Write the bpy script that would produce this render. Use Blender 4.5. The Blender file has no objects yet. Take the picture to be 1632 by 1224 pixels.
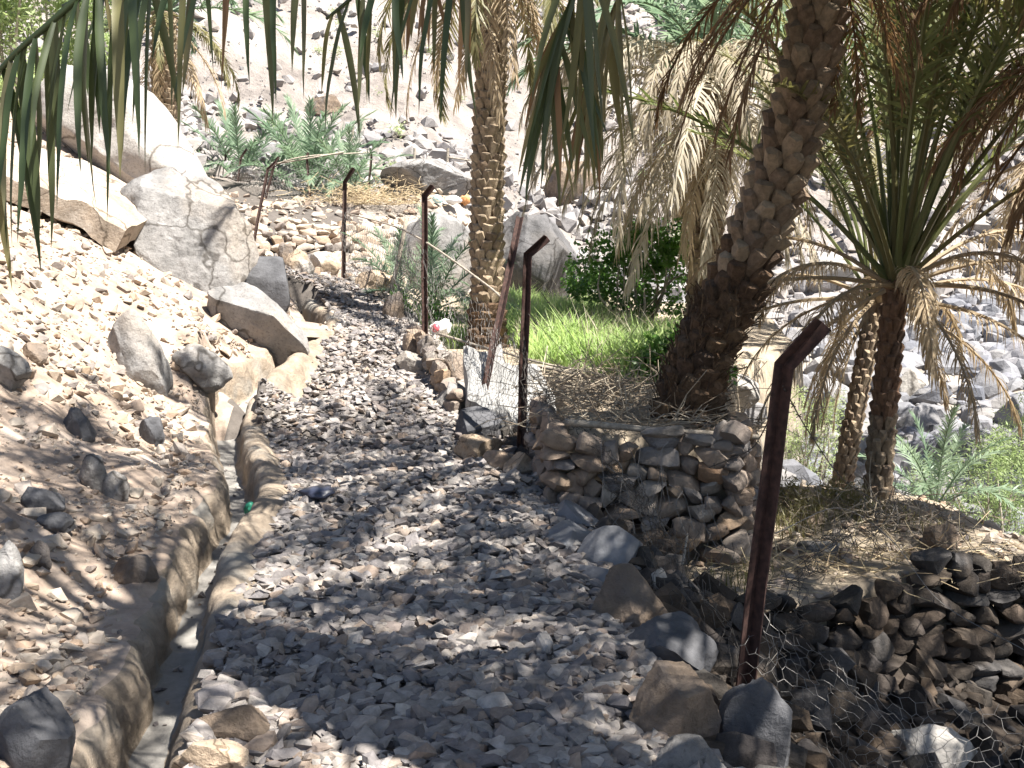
import bpy, bmesh, math, random
import numpy as np
from mathutils import Matrix, Vector, Euler
rng = np.random.default_rng(11)
random.seed(5)
R = math.radians
scene = bpy.context.scene
COL = scene.collection

# ------------------------------------------------------------------ camera, sky, sun, exposure
FPX, CX, CY, PITCH, EYE = 1680.0, 816.0, 612.0, R(7.0), 1.65
cam_d = bpy.data.cameras.new('camera'); cam = bpy.data.objects.new('camera', cam_d); COL.objects.link(cam)
cam.location = (0, 0, EYE); cam.rotation_euler = (R(90) - PITCH, 0, 0)
cam_d.sensor_width = 36; cam_d.lens = 36 * FPX / 1632; cam_d.clip_start = 0.05; cam_d.clip_end = 2000
scene.camera = cam
SUN_EL, SUN_AZ = R(60), R(122)
world = bpy.data.worlds.new('World'); scene.world = world; world.use_nodes = True
wn = world.node_tree; bg = wn.nodes['Background']
sky = wn.nodes.new('ShaderNodeTexSky'); sky.sky_type = 'NISHITA'; sky.sun_disc = False
sky.sun_elevation = SUN_EL; sky.sun_rotation = SUN_AZ; sky.altitude = 600; sky.dust_density = 1.5
wn.links.new(sky.outputs[0], bg.inputs[0]); bg.inputs[1].default_value = 0.05
sun_d = bpy.data.lights.new('sun', 'SUN'); sun_d.energy = 5.0; sun_d.angle = R(0.53); sun_d.color = (1, .955, .88)
sun = bpy.data.objects.new('sun', sun_d); COL.objects.link(sun)
SD = Vector((math.sin(SUN_AZ) * math.cos(SUN_EL), math.cos(SUN_AZ) * math.cos(SUN_EL), math.sin(SUN_EL)))
sun.rotation_euler = SD.to_track_quat('Z', 'Y').to_euler(); sun.location = (6, -4, 14)
vs = scene.view_settings
vs.view_transform = 'Standard'; vs.look = 'None'; vs.gamma = 1; vs.exposure = 1.75; vs.use_curve_mapping = False

scene.cycles.max_bounces = 6; scene.cycles.diffuse_bounces = 3; scene.cycles.glossy_bounces = 2; scene.cycles.transmission_bounces = 4

# ------------------------------------------------------------------ helpers
def P(px, py, Y):
    """world point seen at photo pixel (px,py) at distance Y in front of the camera"""
    u = (px - CX) / FPX; v = (py - CY) / FPX
    y = math.cos(PITCH) - v * math.sin(PITCH); z = -math.sin(PITCH) - v * math.cos(PITCH)
    return np.array([u / y * Y, Y, EYE + z / y * Y])
def proj(p):
    p = np.atleast_2d(p); d = p - np.array([0, 0, EYE]); c, s = math.cos(PITCH), math.sin(PITCH)
    f = d[:, 1] * c - d[:, 2] * s; up = d[:, 1] * s + d[:, 2] * c
    f = np.where(f < .05, .05, f)
    return CX + FPX * d[:, 0] / f, CY - FPX * up / f, f
def hash3(ix, iy, iz, seed):
    h = (ix * 374761393 + iy * 668265263 + iz * 2147483647 + seed * 974711) & 0xffffffff
    h = ((h ^ (h >> 13)) * 1274126177) & 0xffffffff
    return ((h ^ (h >> 16)) & 0xffff) / 65535.0
def vnoise(p, seed=0):
    p = np.asarray(p, float); i = np.floor(p).astype(np.int64); f = p - i; f = f * f * (3 - 2 * f)
    out = 0
    for dx in (0, 1):
        for dy in (0, 1):
            for dz in (0, 1):
                w = (f[:, 0] if dx else 1 - f[:, 0]) * (f[:, 1] if dy else 1 - f[:, 1]) * (f[:, 2] if dz else 1 - f[:, 2])
                out = out + w * hash3(i[:, 0] + dx, i[:, 1] + dy, i[:, 2] + dz, seed)
    return out * 2 - 1
def fbm(p, oct=4, seed=0, gain=.5):
    a, s, out = 1.0, 1.0, 0
    for k in range(oct):
        out = out + a * vnoise(np.asarray(p) * s + k * 7.3, seed + k); a *= gain; s *= 2.03
    return out
def n2(x, y, sc, oct=3, seed=0):
    return fbm(np.stack([x * sc, y * sc, np.zeros_like(x)], 1), oct, seed)
def sstep(a, b, x):
    t = np.clip((x - a) / (b - a), 0, 1); return t * t * (3 - 2 * t)
def mesh_np(name, V, faces, attr=None, smooth=False, mat=None):
    """faces: one (n,k) int array or a list of them"""
    V = np.asarray(V, np.float32); m = bpy.data.meshes.new(name)
    if not isinstance(faces, list): faces = [faces]
    faces = [np.asarray(f, np.int32) for f in faces if len(f)]
    m.vertices.add(len(V)); m.vertices.foreach_set('co', V.ravel())
    lv = np.concatenate([f.ravel() for f in faces]); m.loops.add(len(lv)); m.loops.foreach_set('vertex_index', lv)
    cnt = np.concatenate([np.full(len(f), f.shape[1], np.int32) for f in faces])
    st = np.concatenate([[0], np.cumsum(cnt)[:-1]]).astype(np.int32)
    m.polygons.add(len(cnt)); m.polygons.foreach_set('loop_start', st); m.polygons.foreach_set('loop_total', cnt)
    m.update(calc_edges=True)
    m.polygons.foreach_set('use_smooth', np.full(len(cnt), bool(smooth)))
    if attr is not None:
        a = m.attributes.new('rnd', 'FLOAT', 'POINT'); a.data.foreach_set('value', np.asarray(attr, np.float32))
    if mat: m.materials.append(mat)
    if smooth == 'angle':
        m.set_sharp_from_angle(angle=R(32))
    return m
WM = {}
def ob(name, mesh, parent=None, mw=None):
    o = bpy.data.objects.new(name, mesh); COL.objects.link(o)
    mw = Matrix(mw) if mw is not None else Matrix.Identity(4)
    WM[o] = mw
    if parent is not None:
        o.parent = parent; o.matrix_basis = WM[parent].inverted() @ mw
    else: o.matrix_basis = mw
    return o
def T(p): return Matrix.Translation(Vector([float(c) for c in p]))
def tag(o, label=None, cat=None, group=None, kind=None):
    if label: o['label'] = label
    if cat: o['category'] = cat
    if group: o['group'] = group
    if kind: o['kind'] = kind
    return o
def thing(name, loc, label, cat, group=None):
    return tag(ob(name, None, None, T(loc)), label, cat, group)
def rel(o, V):
    return np.asarray(V) - np.array(WM[o].translation)
def part(name, V, F, parent, mat, attr=None, smooth=False, kind=None):
    """a part whose mesh is given in world coordinates"""
    o = ob(name, mesh_np(name, rel(parent, V), F, attr, smooth, mat), parent, T(WM[parent].translation))
    if kind: o['kind'] = kind
    return o
def frames(pts):
    pts = np.asarray(pts, float); t = np.gradient(pts, axis=0); t /= np.linalg.norm(t, axis=1)[:, None] + 1e-9
    ref = np.array([0, 0, 1.]) if abs(t[:, 2]).mean() < .8 else np.array([0, 1., 0])
    a = np.cross(t, ref); a /= np.linalg.norm(a, axis=1)[:, None] + 1e-9; b = np.cross(a, t)
    return t, a, b
def tube(pts, rad, k=6, cap=True):
    pts = np.asarray(pts, float); n = len(pts); rad = np.broadcast_to(np.asarray(rad, float), (n,))
    t, a, b = frames(pts); ang = np.arange(k) * 2 * np.pi / k
    V = pts[:, None] + rad[:, None, None] * (np.cos(ang)[None, :, None] * a[:, None] + np.sin(ang)[None, :, None] * b[:, None])
    V = V.reshape(-1, 3); i = np.arange(n - 1)[:, None] * k; j = np.arange(k)[None]; j2 = (j + 1) % k
    F = np.stack([i + j, i + j2, i + k + j2, i + k + j], -1).reshape(-1, 4)
    Fs = [F]
    if cap:
        V = np.concatenate([V, pts[:1], pts[-1:]]); c0 = n * k
        j = np.arange(k); j2 = (j + 1) % k
        Fs.append(np.concatenate([np.stack([j2, j, np.full(k, c0)], 1), np.stack([(n - 1) * k + j, (n - 1) * k + j2, np.full(k, c0 + 1)], 1)]))
    return V, Fs
def merge(parts):
    """parts: list of (V, [F arrays]) -> one V, [F...]"""
    Vs, Fs, off = [], {}, 0
    for V, F in parts:
        Vs.append(V)
        for f in (F if isinstance(F, list) else [F]):
            f = np.asarray(f)
            if len(f): Fs.setdefault(f.shape[1], []).append(f + off)
        off += len(V)
    return np.concatenate(Vs), [np.concatenate(v) for v in Fs.values()]
def sticks(A, B, r):
    """many straight 3-sided wires A[i]->B[i] as one mesh"""
    A = np.asarray(A, float); B = np.asarray(B, float); d = B - A; d /= np.linalg.norm(d, axis=1)[:, None] + 1e-9
    ref = np.where(np.abs(d[:, 2:3]) > .8, np.array([[1., 0, 0]]), np.array([[0, 0, 1.]]))
    a = np.cross(d, ref); a /= np.linalg.norm(a, axis=1)[:, None]; b = np.cross(d, a)
    r = np.broadcast_to(np.asarray(r, float), (len(A),))[:, None]
    offs = [r * (math.cos(q) * a + math.sin(q) * b) for q in (0, 2.094, 4.189)]
    V = np.stack([A + o for o in offs] + [B + o for o in offs], 1).reshape(-1, 3)
    base = np.arange(len(A))[:, None, None] * 6
    F = (base + np.array([[0, 1, 4, 3], [1, 2, 5, 4], [2, 0, 3, 5]])[None]).reshape(-1, 4)
    return V, [F]
def spline(ctrl, n):
    c = np.asarray(ctrl, float); k = len(c)
    if k < 3:
        t = np.linspace(0, 1, n)[:, None]; return c[0] * (1 - t) + c[-1] * t
    e = np.concatenate([[2 * c[0] - c[1]], c, [2 * c[-1] - c[-2]]]); out = []
    for q in np.linspace(0, k - 1 - 1e-6, n):
        i = int(q); t = q - i; p0, p1, p2, p3 = e[i:i + 4]
        out.append(.5 * (2 * p1 + (p2 - p0) * t + (2 * p0 - 5 * p1 + 4 * p2 - p3) * t * t + (3 * p1 - p0 - 3 * p2 + p3) * t ** 3))
    return np.array(out)

# ------------------------------------------------------------------ materials
def nodes(name):
    m = bpy.data.materials.new(name); m.use_nodes = True; nt = m.node_tree
    return m, nt, nt.nodes['Principled BSDF'], nt.nodes.new, nt.links.new
def ramp(nt, cols, pos=None):
    r = nt.nodes.new('ShaderNodeValToRGB'); el = r.color_ramp.elements
    while len(el) < len(cols): el.new(.5)
    for i, c in enumerate(cols):
        el[i].position = pos[i] if pos else i / (len(cols) - 1); el[i].color = (*c, 1)
    return r
def rocky(name, cols, scale=6, bump=.4, mottle=.5, rough=.92, stain=None, dist=.02, seed=0, crack=0):
    """per-piece colour from attribute rnd + object random, mottled with noise in place"""
    m, nt, bs, N, L = nodes(name)
    at = N('ShaderNodeAttribute'); at.attribute_name = 'rnd'; oi = N('ShaderNodeObjectInfo')
    ad = N('ShaderNodeMath'); ad.operation = 'ADD'; L(at.outputs['Fac'], ad.inputs[0]); L(oi.outputs['Random'], ad.inputs[1])
    fr = N('ShaderNodeMath'); fr.operation = 'FRACT'; L(ad.outputs[0], fr.inputs[0])
    rp = ramp(nt, cols); L(fr.outputs[0], rp.inputs[0])
    geo = N('ShaderNodeNewGeometry')
    nz = N('ShaderNodeTexNoise'); nz.inputs['Scale'].default_value = scale; nz.inputs['Detail'].default_value = 9; nz.inputs['Roughness'].default_value = .68
    L(geo.outputs['Position'], nz.inputs['Vector'])
    mr = N('ShaderNodeMapRange'); mr.inputs[1].default_value = .3; mr.inputs[2].default_value = .72; mr.inputs[3].default_value = 1 - mottle; mr.inputs[4].default_value = 1 + mottle * .6
    L(nz.outputs['Fac'], mr.inputs[0])
    mx = N('ShaderNodeMix'); mx.data_type = 'RGBA'; mx.blend_type = 'MULTIPLY'; mx.inputs[0].default_value = 1
    L(rp.outputs[0], mx.inputs[6]); L(mr.outputs[0], mx.inputs[7]); out = mx.outputs[2]
    if stain:
        n3 = N('ShaderNodeTexNoise'); n3.inputs['Scale'].default_value = scale * .35; n3.inputs['Detail'].default_value = 5
        L(geo.outputs['Position'], n3.inputs['Vector'])
        s2 = ramp(nt, [(0, 0, 0), (1, 1, 1)], [.5, .66]); L(n3.outputs['Fac'], s2.inputs[0])
        m2 = N('ShaderNodeMix'); m2.data_type = 'RGBA'; L(s2.outputs[0], m2.inputs[0]); L(out, m2.inputs[6]); m2.inputs[7].default_value = (*stain, 1); out = m2.outputs[2]
    ck = None
    if crack:
        wv = N('ShaderNodeTexNoise'); wv.inputs['Scale'].default_value = crack * 1.3; wv.inputs['Detail'].default_value = 4; L(geo.outputs['Position'], wv.inputs['Vector'])
        mm = N('ShaderNodeMix'); mm.data_type = 'RGBA'; mm.blend_type = 'ADD'; mm.inputs[0].default_value = .9; L(geo.outputs['Position'], mm.inputs[6]); L(wv.outputs['Color'], mm.inputs[7])
        vo = N('ShaderNodeTexVoronoi'); vo.feature = 'DISTANCE_TO_EDGE'; vo.inputs['Scale'].default_value = crack; L(mm.outputs[2], vo.inputs['Vector'])
        ck = ramp(nt, [(.32, .30, .28), (1, 1, 1)], [.004, .018]); L(vo.outputs['Distance'], ck.inputs[0])
        gr = N('ShaderNodeTexNoise'); gr.inputs['Scale'].default_value = 34; gr.inputs['Detail'].default_value = 6; gr.inputs['Roughness'].default_value = .75; L(geo.outputs['Position'], gr.inputs['Vector'])
        g2 = ramp(nt, [(.5, .48, .46), (1, 1, 1), (1.12, 1.1, 1.08)], [.33, .47, .7]); L(gr.outputs['Fac'], g2.inputs[0])
        for q in (ck, g2):
            mq = N('ShaderNodeMix'); mq.data_type = 'RGBA'; mq.blend_type = 'MULTIPLY'; mq.inputs[0].default_value = .85; L(out, mq.inputs[6]); L(q.outputs[0], mq.inputs[7]); out = mq.outputs[2]
    L(out, bs.inputs['Base Color']); bs.inputs['Roughness'].default_value = rough; bs.inputs['Specular IOR Level'].default_value = .3
    n4 = N('ShaderNodeTexNoise'); n4.inputs['Scale'].default_value = scale * 4; n4.inputs['Detail'].default_value = 7; n4.inputs['Roughness'].default_value = .7
    L(geo.outputs['Position'], n4.inputs['Vector'])
    av = N('ShaderNodeMath'); av.operation = 'ADD'; L(nz.outputs['Fac'], av.inputs[0]); L(n4.outputs['Fac'], av.inputs[1])
    bp = N('ShaderNodeBump'); bp.inputs['Strength'].default_value = bump; bp.inputs['Distance'].default_value = dist
    L(av.outputs[0], bp.inputs['Height']); L(bp.outputs[0], bs.inputs['Normal'])
    return m
def leafy(name, cols, transl=.35, rough=.5, spec=.4):
    m, nt, bs, N, L = nodes(name)
    at = N('ShaderNodeAttribute'); at.attribute_name = 'rnd'; oi = N('ShaderNodeObjectInfo')
    sc = N('ShaderNodeMath'); sc.operation = 'MULTIPLY'; sc.inputs[1].default_value = .6; L(oi.outputs['Random'], sc.inputs[0])
    ad = N('ShaderNodeMath'); ad.operation = 'MULTIPLY_ADD'; ad.inputs[1].default_value = .4; L(at.outputs['Fac'], ad.inputs[0]); L(sc.outputs[0], ad.inputs[2])
    rp = ramp(nt, cols); L(ad.outputs[0], rp.inputs[0])
    L(rp.outputs[0], bs.inputs['Base Color']); bs.inputs['Roughness'].default_value = rough; bs.inputs['Specular IOR Level'].default_value = spec
    tr = N('ShaderNodeBsdfTranslucent'); hs = N('ShaderNodeHueSaturation'); hs.inputs['Saturation'].default_value = 1.15; hs.inputs['Value'].default_value = 1.5
    L(rp.outputs[0], hs.inputs['Color']); L(hs.outputs[0], tr.inputs[0])
    mx = N('ShaderNodeMixShader'); mx.inputs[0].default_value = transl
    L(bs.outputs[0], mx.inputs[1]); L(tr.outputs[0], mx.inputs[2]); L(mx.outputs[0], nt.nodes['Material Output'].inputs[0])
    return m
def plain(name, col, rough=.6, metal=0, noise=0, scale=30):
    m, nt, bs, N, L = nodes(name)
    bs.inputs['Base Color'].default_value = (*col, 1); bs.inputs['Roughness'].default_value = rough; bs.inputs['Metallic'].default_value = metal
    if noise:
        g = N('ShaderNodeNewGeometry'); nz = N('ShaderNodeTexNoise'); nz.inputs['Scale'].default_value = scale; nz.inputs['Detail'].default_value = 6
        L(g.outputs['Position'], nz.inputs['Vector'])
        r = ramp(nt, [tuple(c * (1 - noise) for c in col), tuple(min(1, c * (1 + noise)) for c in col)], [.35, .65]); L(nz.outputs['Fac'], r.inputs[0]); L(r.outputs[0], bs.inputs['Base Color'])
        bp = N('ShaderNodeBump'); bp.inputs['Strength'].default_value = .3; bp.inputs['Distance'].default_value = .004; L(nz.outputs['Fac'], bp.inputs['Height']); L(bp.outputs[0], bs.inputs['Normal'])
    return m
M = {}
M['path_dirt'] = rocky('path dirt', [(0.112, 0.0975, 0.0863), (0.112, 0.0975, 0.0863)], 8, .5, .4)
M['bank_dirt'] = rocky('bank dirt', [(0.349, 0.272, 0.215), (0.349, 0.272, 0.215)], 5, .7, .5, stain=(0.421, 0.346, 0.289))
M['terr_dirt'] = rocky('terrace dirt', [(.34, .28, .21), (.34, .28, .21)], 5, .5, .5)
M['gully_dirt'] = rocky('gully dirt', [(0.0701, 0.0536, 0.0413), (0.0701, 0.0536, 0.0413)], 5, .6, .5)  # earth colour dimmed to carry the deep shade of the gully
M['wadi_dirt'] = rocky('wadi ground', [(0.32, 0.28, 0.24), (0.32, 0.28, 0.24)], 1.2, .5, .45, dist=.08)
M['mountain'] = rocky('mountain rock', [(0.334, 0.293, 0.266), (0.334, 0.293, 0.266)], .45, .9, .6, stain=(0.398, 0.361, 0.329), dist=.35)
M['gravel'] = rocky('gravel stones', [(0.137, 0.125, 0.123), (0.315, 0.285, 0.261), (0.2, 0.18, 0.176), (0.378, 0.335, 0.294), (0.294, 0.225, 0.176), (0.168, 0.155, 0.157), (0.252, 0.23, 0.223), (0.462, 0.42, 0.38), (0.221, 0.195, 0.18)], 16, .45, .45)
M['bank_stone'] = rocky('slope stones', [(0.33, 0.287, 0.243), (0.421, 0.355, 0.287), (0.219, 0.194, 0.181), (0.385, 0.278, 0.197), (0.476, 0.414, 0.348), (0.311, 0.228, 0.159)], 10, .4, .35)
M['wadi_stone'] = rocky('wadi boulders', [(0.178, 0.18, 0.206), (0.249, 0.246, 0.256), (0.142, 0.147, 0.169), (0.284, 0.27, 0.262), (0.214, 0.21, 0.231)], 3, .4, .35, dist=.05)
M['hill_stone'] = rocky('hill boulders', [(0.255, 0.237, 0.234), (0.34, 0.315, 0.297), (0.213, 0.204, 0.209), (0.374, 0.331, 0.297)], 1.2, .4, .4, dist=.1)
M['wall_stone'] = rocky('wall stones', [(.20, .19, .19), (.29, .21, .15), (.24, .20, .17), (.36, .25, .16), (.22, .20, .19), (.33, .29, .25), (.27, .17, .105)], 9, .6, .5, stain=(.20, .17, .145))
M['mid_rock'] = rocky('mid grey rock', [(0.112, 0.109, 0.112), (0.112, 0.109, 0.112)], 3, .5, .5, stain=(0.14, 0.13, 0.123), dist=.04, crack=0.9)
M['gully_stone'] = rocky('dirty stones darkened for shade', [(0.0562, 0.054, 0.0562), (0.0821, 0.0605, 0.0454), (0.0648, 0.0583, 0.0518), (0.104, 0.0734, 0.0497), (0.0518, 0.0497, 0.0518), (0.095, 0.0864, 0.0799)], 9, .6, .55, stain=(0.0518, 0.041, 0.0324))  # dirty stones, dimmed further so the colour holds the gully's deep shade
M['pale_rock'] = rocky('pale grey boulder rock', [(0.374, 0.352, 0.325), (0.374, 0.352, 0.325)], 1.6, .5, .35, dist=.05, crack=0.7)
M['grey_rock'] = rocky('grey weathered rock', [(0.232, 0.224, 0.218), (0.232, 0.224, 0.218)], 3.2, .6, .55, stain=(0.286, 0.252, 0.218), dist=.04, crack=1.0)
M['dark_rock'] = rocky('dark grey rock', [(0.102, 0.102, 0.109), (0.102, 0.102, 0.109)], 5, .5, .45, dist=.03)
M['brown_rock'] = rocky('brown rock', [(0.23, 0.174, 0.128), (0.23, 0.174, 0.128)], 7, .7, .55, stain=(0.145, 0.128, 0.119), dist=.03)
M['orange_rock'] = rocky('orange brown rock', [(.40, .31, .225), (.40, .31, .225)], 5, .6, .5, stain=(.38, .355, .33), dist=.03, crack=2.0)
M['slate'] = rocky('blue grey slate', [(0.177, 0.18, 0.192), (0.177, 0.18, 0.192)], 5, .3, .35, rough=.75, dist=.02)
M['slab_rock'] = rocky('light grey slab rock', [(0.288, 0.284, 0.277), (0.288, 0.284, 0.277)], 3, .35, .3, dist=.02, crack=1.5)
M['channel'] = rocky('mud plaster', [(.31, .25, .19), (.31, .25, .19)], 7, .8, .5, stain=(.27, .25, .22), dist=.02)
M['chan_floor'] = rocky('channel silt', [(.26, .245, .225), (.26, .245, .225)], 9, .4, .3)
M['trunk'] = rocky('palm trunk fibre', [(.10, .07, .045), (.10, .07, .045)], 18, .8, .6)
M['leaf_base'] = rocky('cut palm leaf bases', [(.27, .205, .14), (.32, .25, .175), (.21, .16, .11), (.29, .225, .155)], 22, .5, .45)
M['leaf_base_brown'] = rocky('brown palm leaf bases', [(.24, .175, .12), (.19, .135, .095), (.27, .205, .145), (.15, .11, .08)], 22, .6, .5)
M['leaf_base_dark'] = rocky('fibrous dark leaf bases', [(.11, .07, .045), (.16, .10, .06), (.08, .055, .04), (.22, .145, .085)], 24, .8, .6)
M['leaf_base_red'] = rocky('reddish leaf bases', [(.17, .10, .065), (.22, .135, .085), (.13, .085, .06)], 22, .6, .5)
M['frond_green'] = leafy('green palm leaflets', [(.05, .085, .03), (.085, .12, .045), (.12, .145, .065), (.10, .13, .07)], .3, .42, .5)
M['frond_near'] = leafy('green hanging leaflets darkened for shade', [(0.0338, 0.0525, 0.021), (0.0488, 0.0713, 0.0285), (0.075, 0.0938, 0.0413), (0.128, 0.112, 0.06)], .3, .4, .5)  # shade under the crown is put into this darker leaflet colour
M['frond_fan'] = leafy('yellow green palm leaflets', [(.10, .125, .045), (.15, .17, .065), (.20, .205, .09)], .35, .42, .5)
M['frond_pale'] = leafy('pale green palm leaflets', [(.15, .22, .15), (.19, .26, .17), (.24, .30, .20)], .38, .5)
M['frond_olive'] = leafy('olive palm leaflets', [(.10, .105, .04), (.16, .15, .065), (.22, .185, .09)], .3, .5)
M['frond_dry'] = leafy('dry palm leaflets', [(.24, .175, .105), (.33, .255, .165), (.42, .34, .235), (.30, .22, .14)], .3, .7, .2)
M['frond_straw'] = leafy('pale straw palm leaflets', [(.30, .255, .18), (.38, .33, .25), (.46, .415, .33), (.34, .29, .21)], .3, .7, .2)
M['frond_brown'] = leafy('brown dead palm leaflets', [(0.128, 0.076, 0.04), (0.184, 0.116, 0.064), (0.232, 0.152, 0.092)], .3, .7, .2)
M['grass'] = leafy('bright green grass', [(.17, .28, .08), (.26, .38, .13), (.36, .44, .20), (.24, .34, .12)], .5, .5)
M['bush'] = leafy('dark green leaves', [(0.0625, 0.138, 0.0312), (0.106, 0.2, 0.05), (0.163, 0.25, 0.075)], .4, .4, .5)
M['feather'] = leafy('feathery grey green leaves', [(0.23, 0.31, 0.132), (0.299, 0.368, 0.176), (0.356, 0.414, 0.22)], .4, .6)
M['tan_rock'] = rocky('tan layered rock', [(.40, .33, .26), (.40, .33, .26)], 3, .6, .45, stain=(.46, .43, .39), dist=.03, crack=1.1)
M['twig'] = rocky('dry twigs', [(.36, .30, .22), (.24, .19, .14), (.46, .40, .31), (.20, .15, .11)], 20, .3, .4)
M['straw'] = rocky('dry straw', [(.45, .36, .22), (.52, .42, .27), (.36, .27, .17)], 20, .2, .3)
M['wood'] = rocky('weathered wood', [(.38, .33, .27), (.38, .33, .27)], 25, .6, .5)
M['rust'] = plain('rusty painted iron', (.052, .026, .021), .8, .1, .45, 35)
M['rust_thin'] = plain('dark rusty iron', (.07, .042, .035), .8, .15, .4, 35)
M['wire'] = plain('galvanised wire', (0.195, 0.184, 0.173), .6, .4)
M['wire_dark'] = plain('dull dark wire', (.09, .08, .07), .7, .4)
M['bag_white'] = plain('white plastic', (.75, .74, .74), .35)
M['bag_red'] = plain('red plastic', (.62, .10, .13), .35)
M['bag_blue'] = plain('pale blue plastic', (.45, .70, .74), .35)
M['plastic_green'] = plain('green plastic', (.03, .20, .13), .4)
M['plastic_navy'] = plain('navy plastic sheet', (0.035, 0.04, 0.065), .4)
M['sack'] = plain('orange sack', (.55, .26, .10), .7, 0, .3, 20)

# ------------------------------------------------------------------ terrain
zc_y = np.array([-8, 3, 6.8, 9, 10.6, 11.8, 13.6, 16.5, 19, 24.]); zc_z = np.array([0, 0, .03, .09, .38, .62, .88, 1.2, 1.45, 1.9])
_yy = np.linspace(-8, 24, 641); _zz = np.interp(_yy, zc_y, zc_z); _k = np.hanning(25); _k /= _k.sum()
_zz = np.convolve(np.pad(_zz, 12, mode='edge'), _k, 'valid')
def zc(y): return np.interp(y, _yy, _zz)
def on_path(px, py, off=0.0):
    """where the sight line through a pixel meets the path level + off"""
    lo, hi = 1.5, 26.
    ys = np.linspace(lo, hi, 2000); v = (py - CY) / FPX
    zl = EYE + ys * (-math.sin(PITCH) - v * math.cos(PITCH)) / (math.cos(PITCH) - v * math.sin(PITCH))
    k = np.argmax(zl <= zc(ys) + off); return P(px, py, ys[k])
chan_px = [(215, 1300), (235, 1224), (272, 1090), (300, 1000), (325, 940), (356, 885), (383, 842), (378, 790), (362, 735), (364, 690), (384, 656), (410, 632), (434, 612), (466, 584), (492, 562)]
chan = np.array([on_path(px, py, -.20) for px, py in chan_px])
ex = (chan[2] - chan[0]) / (chan[2][1] - chan[0][1])
chan = np.concatenate([[chan[0] - ex * (chan[0][1] - 1.0)], [chan[0] - ex * (chan[0][1] - 2.0)], chan, [[-2.35, 12.3, .48], [-2.55, 13.4, .64], [-3.0, 14.6, .8]]])
chan_xy = spline(chan, 240)
def chan_x(y): return np.interp(y, chan_xy[:, 1], chan_xy[:, 0])
edge_y = np.array([-8, 3.2, 4.5, 6, 7.5, 9, 10.3, 11.8, 14.5, 16.5, 20, 24]); edge_x = np.array([.5, .37, .40, .30, .16, -.42, -.72, -.95, -1.6, -2.05, -2.9, -3.6])
def edge(y): return np.interp(y, edge_y, edge_x)
ctl = []
for y in (-6, -2, 1, 3, 4.5, 6, 7.5, 9, 10.2, 11.8, 13.6, 16.5, 19):
    xl, xr = chan_x(y) + .2, edge(y)
    if y > 14: xl = -3.0 - (y - 14) * .35
    for x in (xl, (xl + xr) / 2, xr): ctl.append((x, y, float(zc(y))))
for px, py, Y in [(0, 1224, 3.0), (0, 1000, 4.0), (205, 1000, 4.5), (0, 800, 5.4), (200, 800, 6.0), (0, 700, 6.2), (0, 600, 7.0), (0, 500, 8.0), (0, 400, 9.0),
                  (150, 700, 7.0), (150, 600, 8.3), (150, 500, 9.3), (310, 720, 8.3), (300, 600, 9.4), (300, 500, 10.8), (200, 430, 11.0), (395, 590, 10.1),
                  (430, 500, 12.5), (430, 425, 16.0), (0, 330, 10.5), (100, 300, 13), (250, 250, 18), (350, 330, 24), (0, 250, 14), (-200, 300, 9), (-200, 800, 4.4), (-300, 500, 6.5),
                  (-300, 100, 14), (450, 345, 22), (540, 338, 23), (600, 325, 24), (680, 318, 25), (740, 325, 25),
                  # hill beyond
                  (540, 250, 33), (640, 260, 34), (300, 190, 33), (300, 90, 45), (300, 0, 56), (300, -150, 75), (100, 150, 28), (0, 60, 30), (-300, 0, 26), (-800, 0, 30),
                  (640, 180, 43), (640, 80, 54), (640, 0, 64), (640, -200, 90), (900, 350, 38), (900, 250, 46), (900, 100, 60), (900, 0, 70), (900, -200, 95),
                  (1150, 420, 32), (1150, 330, 38), (1150, 200, 48), (1200, 0, 68), (1500, 450, 29), (1500, 300, 39), (1500, 150, 50), (1600, 0, 62), (1900, 300, 36), (2200, 0, 55), (1900, -200, 85),
                  (1500, 550, 23), (1600, 650, 17.5), (1600, 850, 12.8), (1250, 560, 20), (1250, 700, 14), (1450, 700, 15.5), (1800, 700, 15), (1900, 900, 11)]:
    ctl.append(tuple(P(px, py, Y)))
ctl += [(.75, 3.0, -.08), (.85, 4.2, -.12), (.75, 5.4, -.10), (1.25, 4.2, -.45), (1.4, 5.4, -.42), (1.3, 3.0, -.45), (2.2, 3, -.95), (2.3, 5.2, -.98), (3.6, 5.2, -1.05), (3, 1, -.9), (5, 4, -1.1), (4, -3, -.8), (2, -3, -.5),
        (3.4, 7, -1.2), (5.2, 8, -1.6), (4.6, 10.5, -1.75), (3.2, 10, -1.5), (2.6, 22, -1.0), (4, 16, -1.5), (1, 23, -.6), (0, 26, .2), (2, 28, -.6)]
ctl = np.array(ctl)
def rbf_fit(c, eps=.35):
    n = len(c); d = np.sqrt(((c[:, None, :2] - c[None, :, :2]) ** 2).sum(-1) + eps ** 2)
    A = np.zeros((n + 3, n + 3)); A[:n, :n] = -d + np.eye(n) * -.002; A[:n, n] = 1; A[:n, n + 1:] = c[:, :2]; A[n, :n] = 1; A[n + 1:, :n] = c[:, :2].T
    return np.linalg.solve(A, np.concatenate([c[:, 2], np.zeros(3)]))
RW = rbf_fit(ctl)
def base(x, y):
    n = len(ctl); out = np.empty(len(x))
    for s in range(0, len(x), 20000):
        xs, ys = x[s:s + 20000], y[s:s + 20000]
        d = np.sqrt((xs[:, None] - ctl[None, :, 0]) ** 2 + (ys[:, None] - ctl[None, :, 1]) ** 2 + .35 ** 2)
        out[s:s + 20000] = -d @ RW[:n] + RW[n] + RW[n + 1] * xs + RW[n + 2] * ys
    return out
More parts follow.
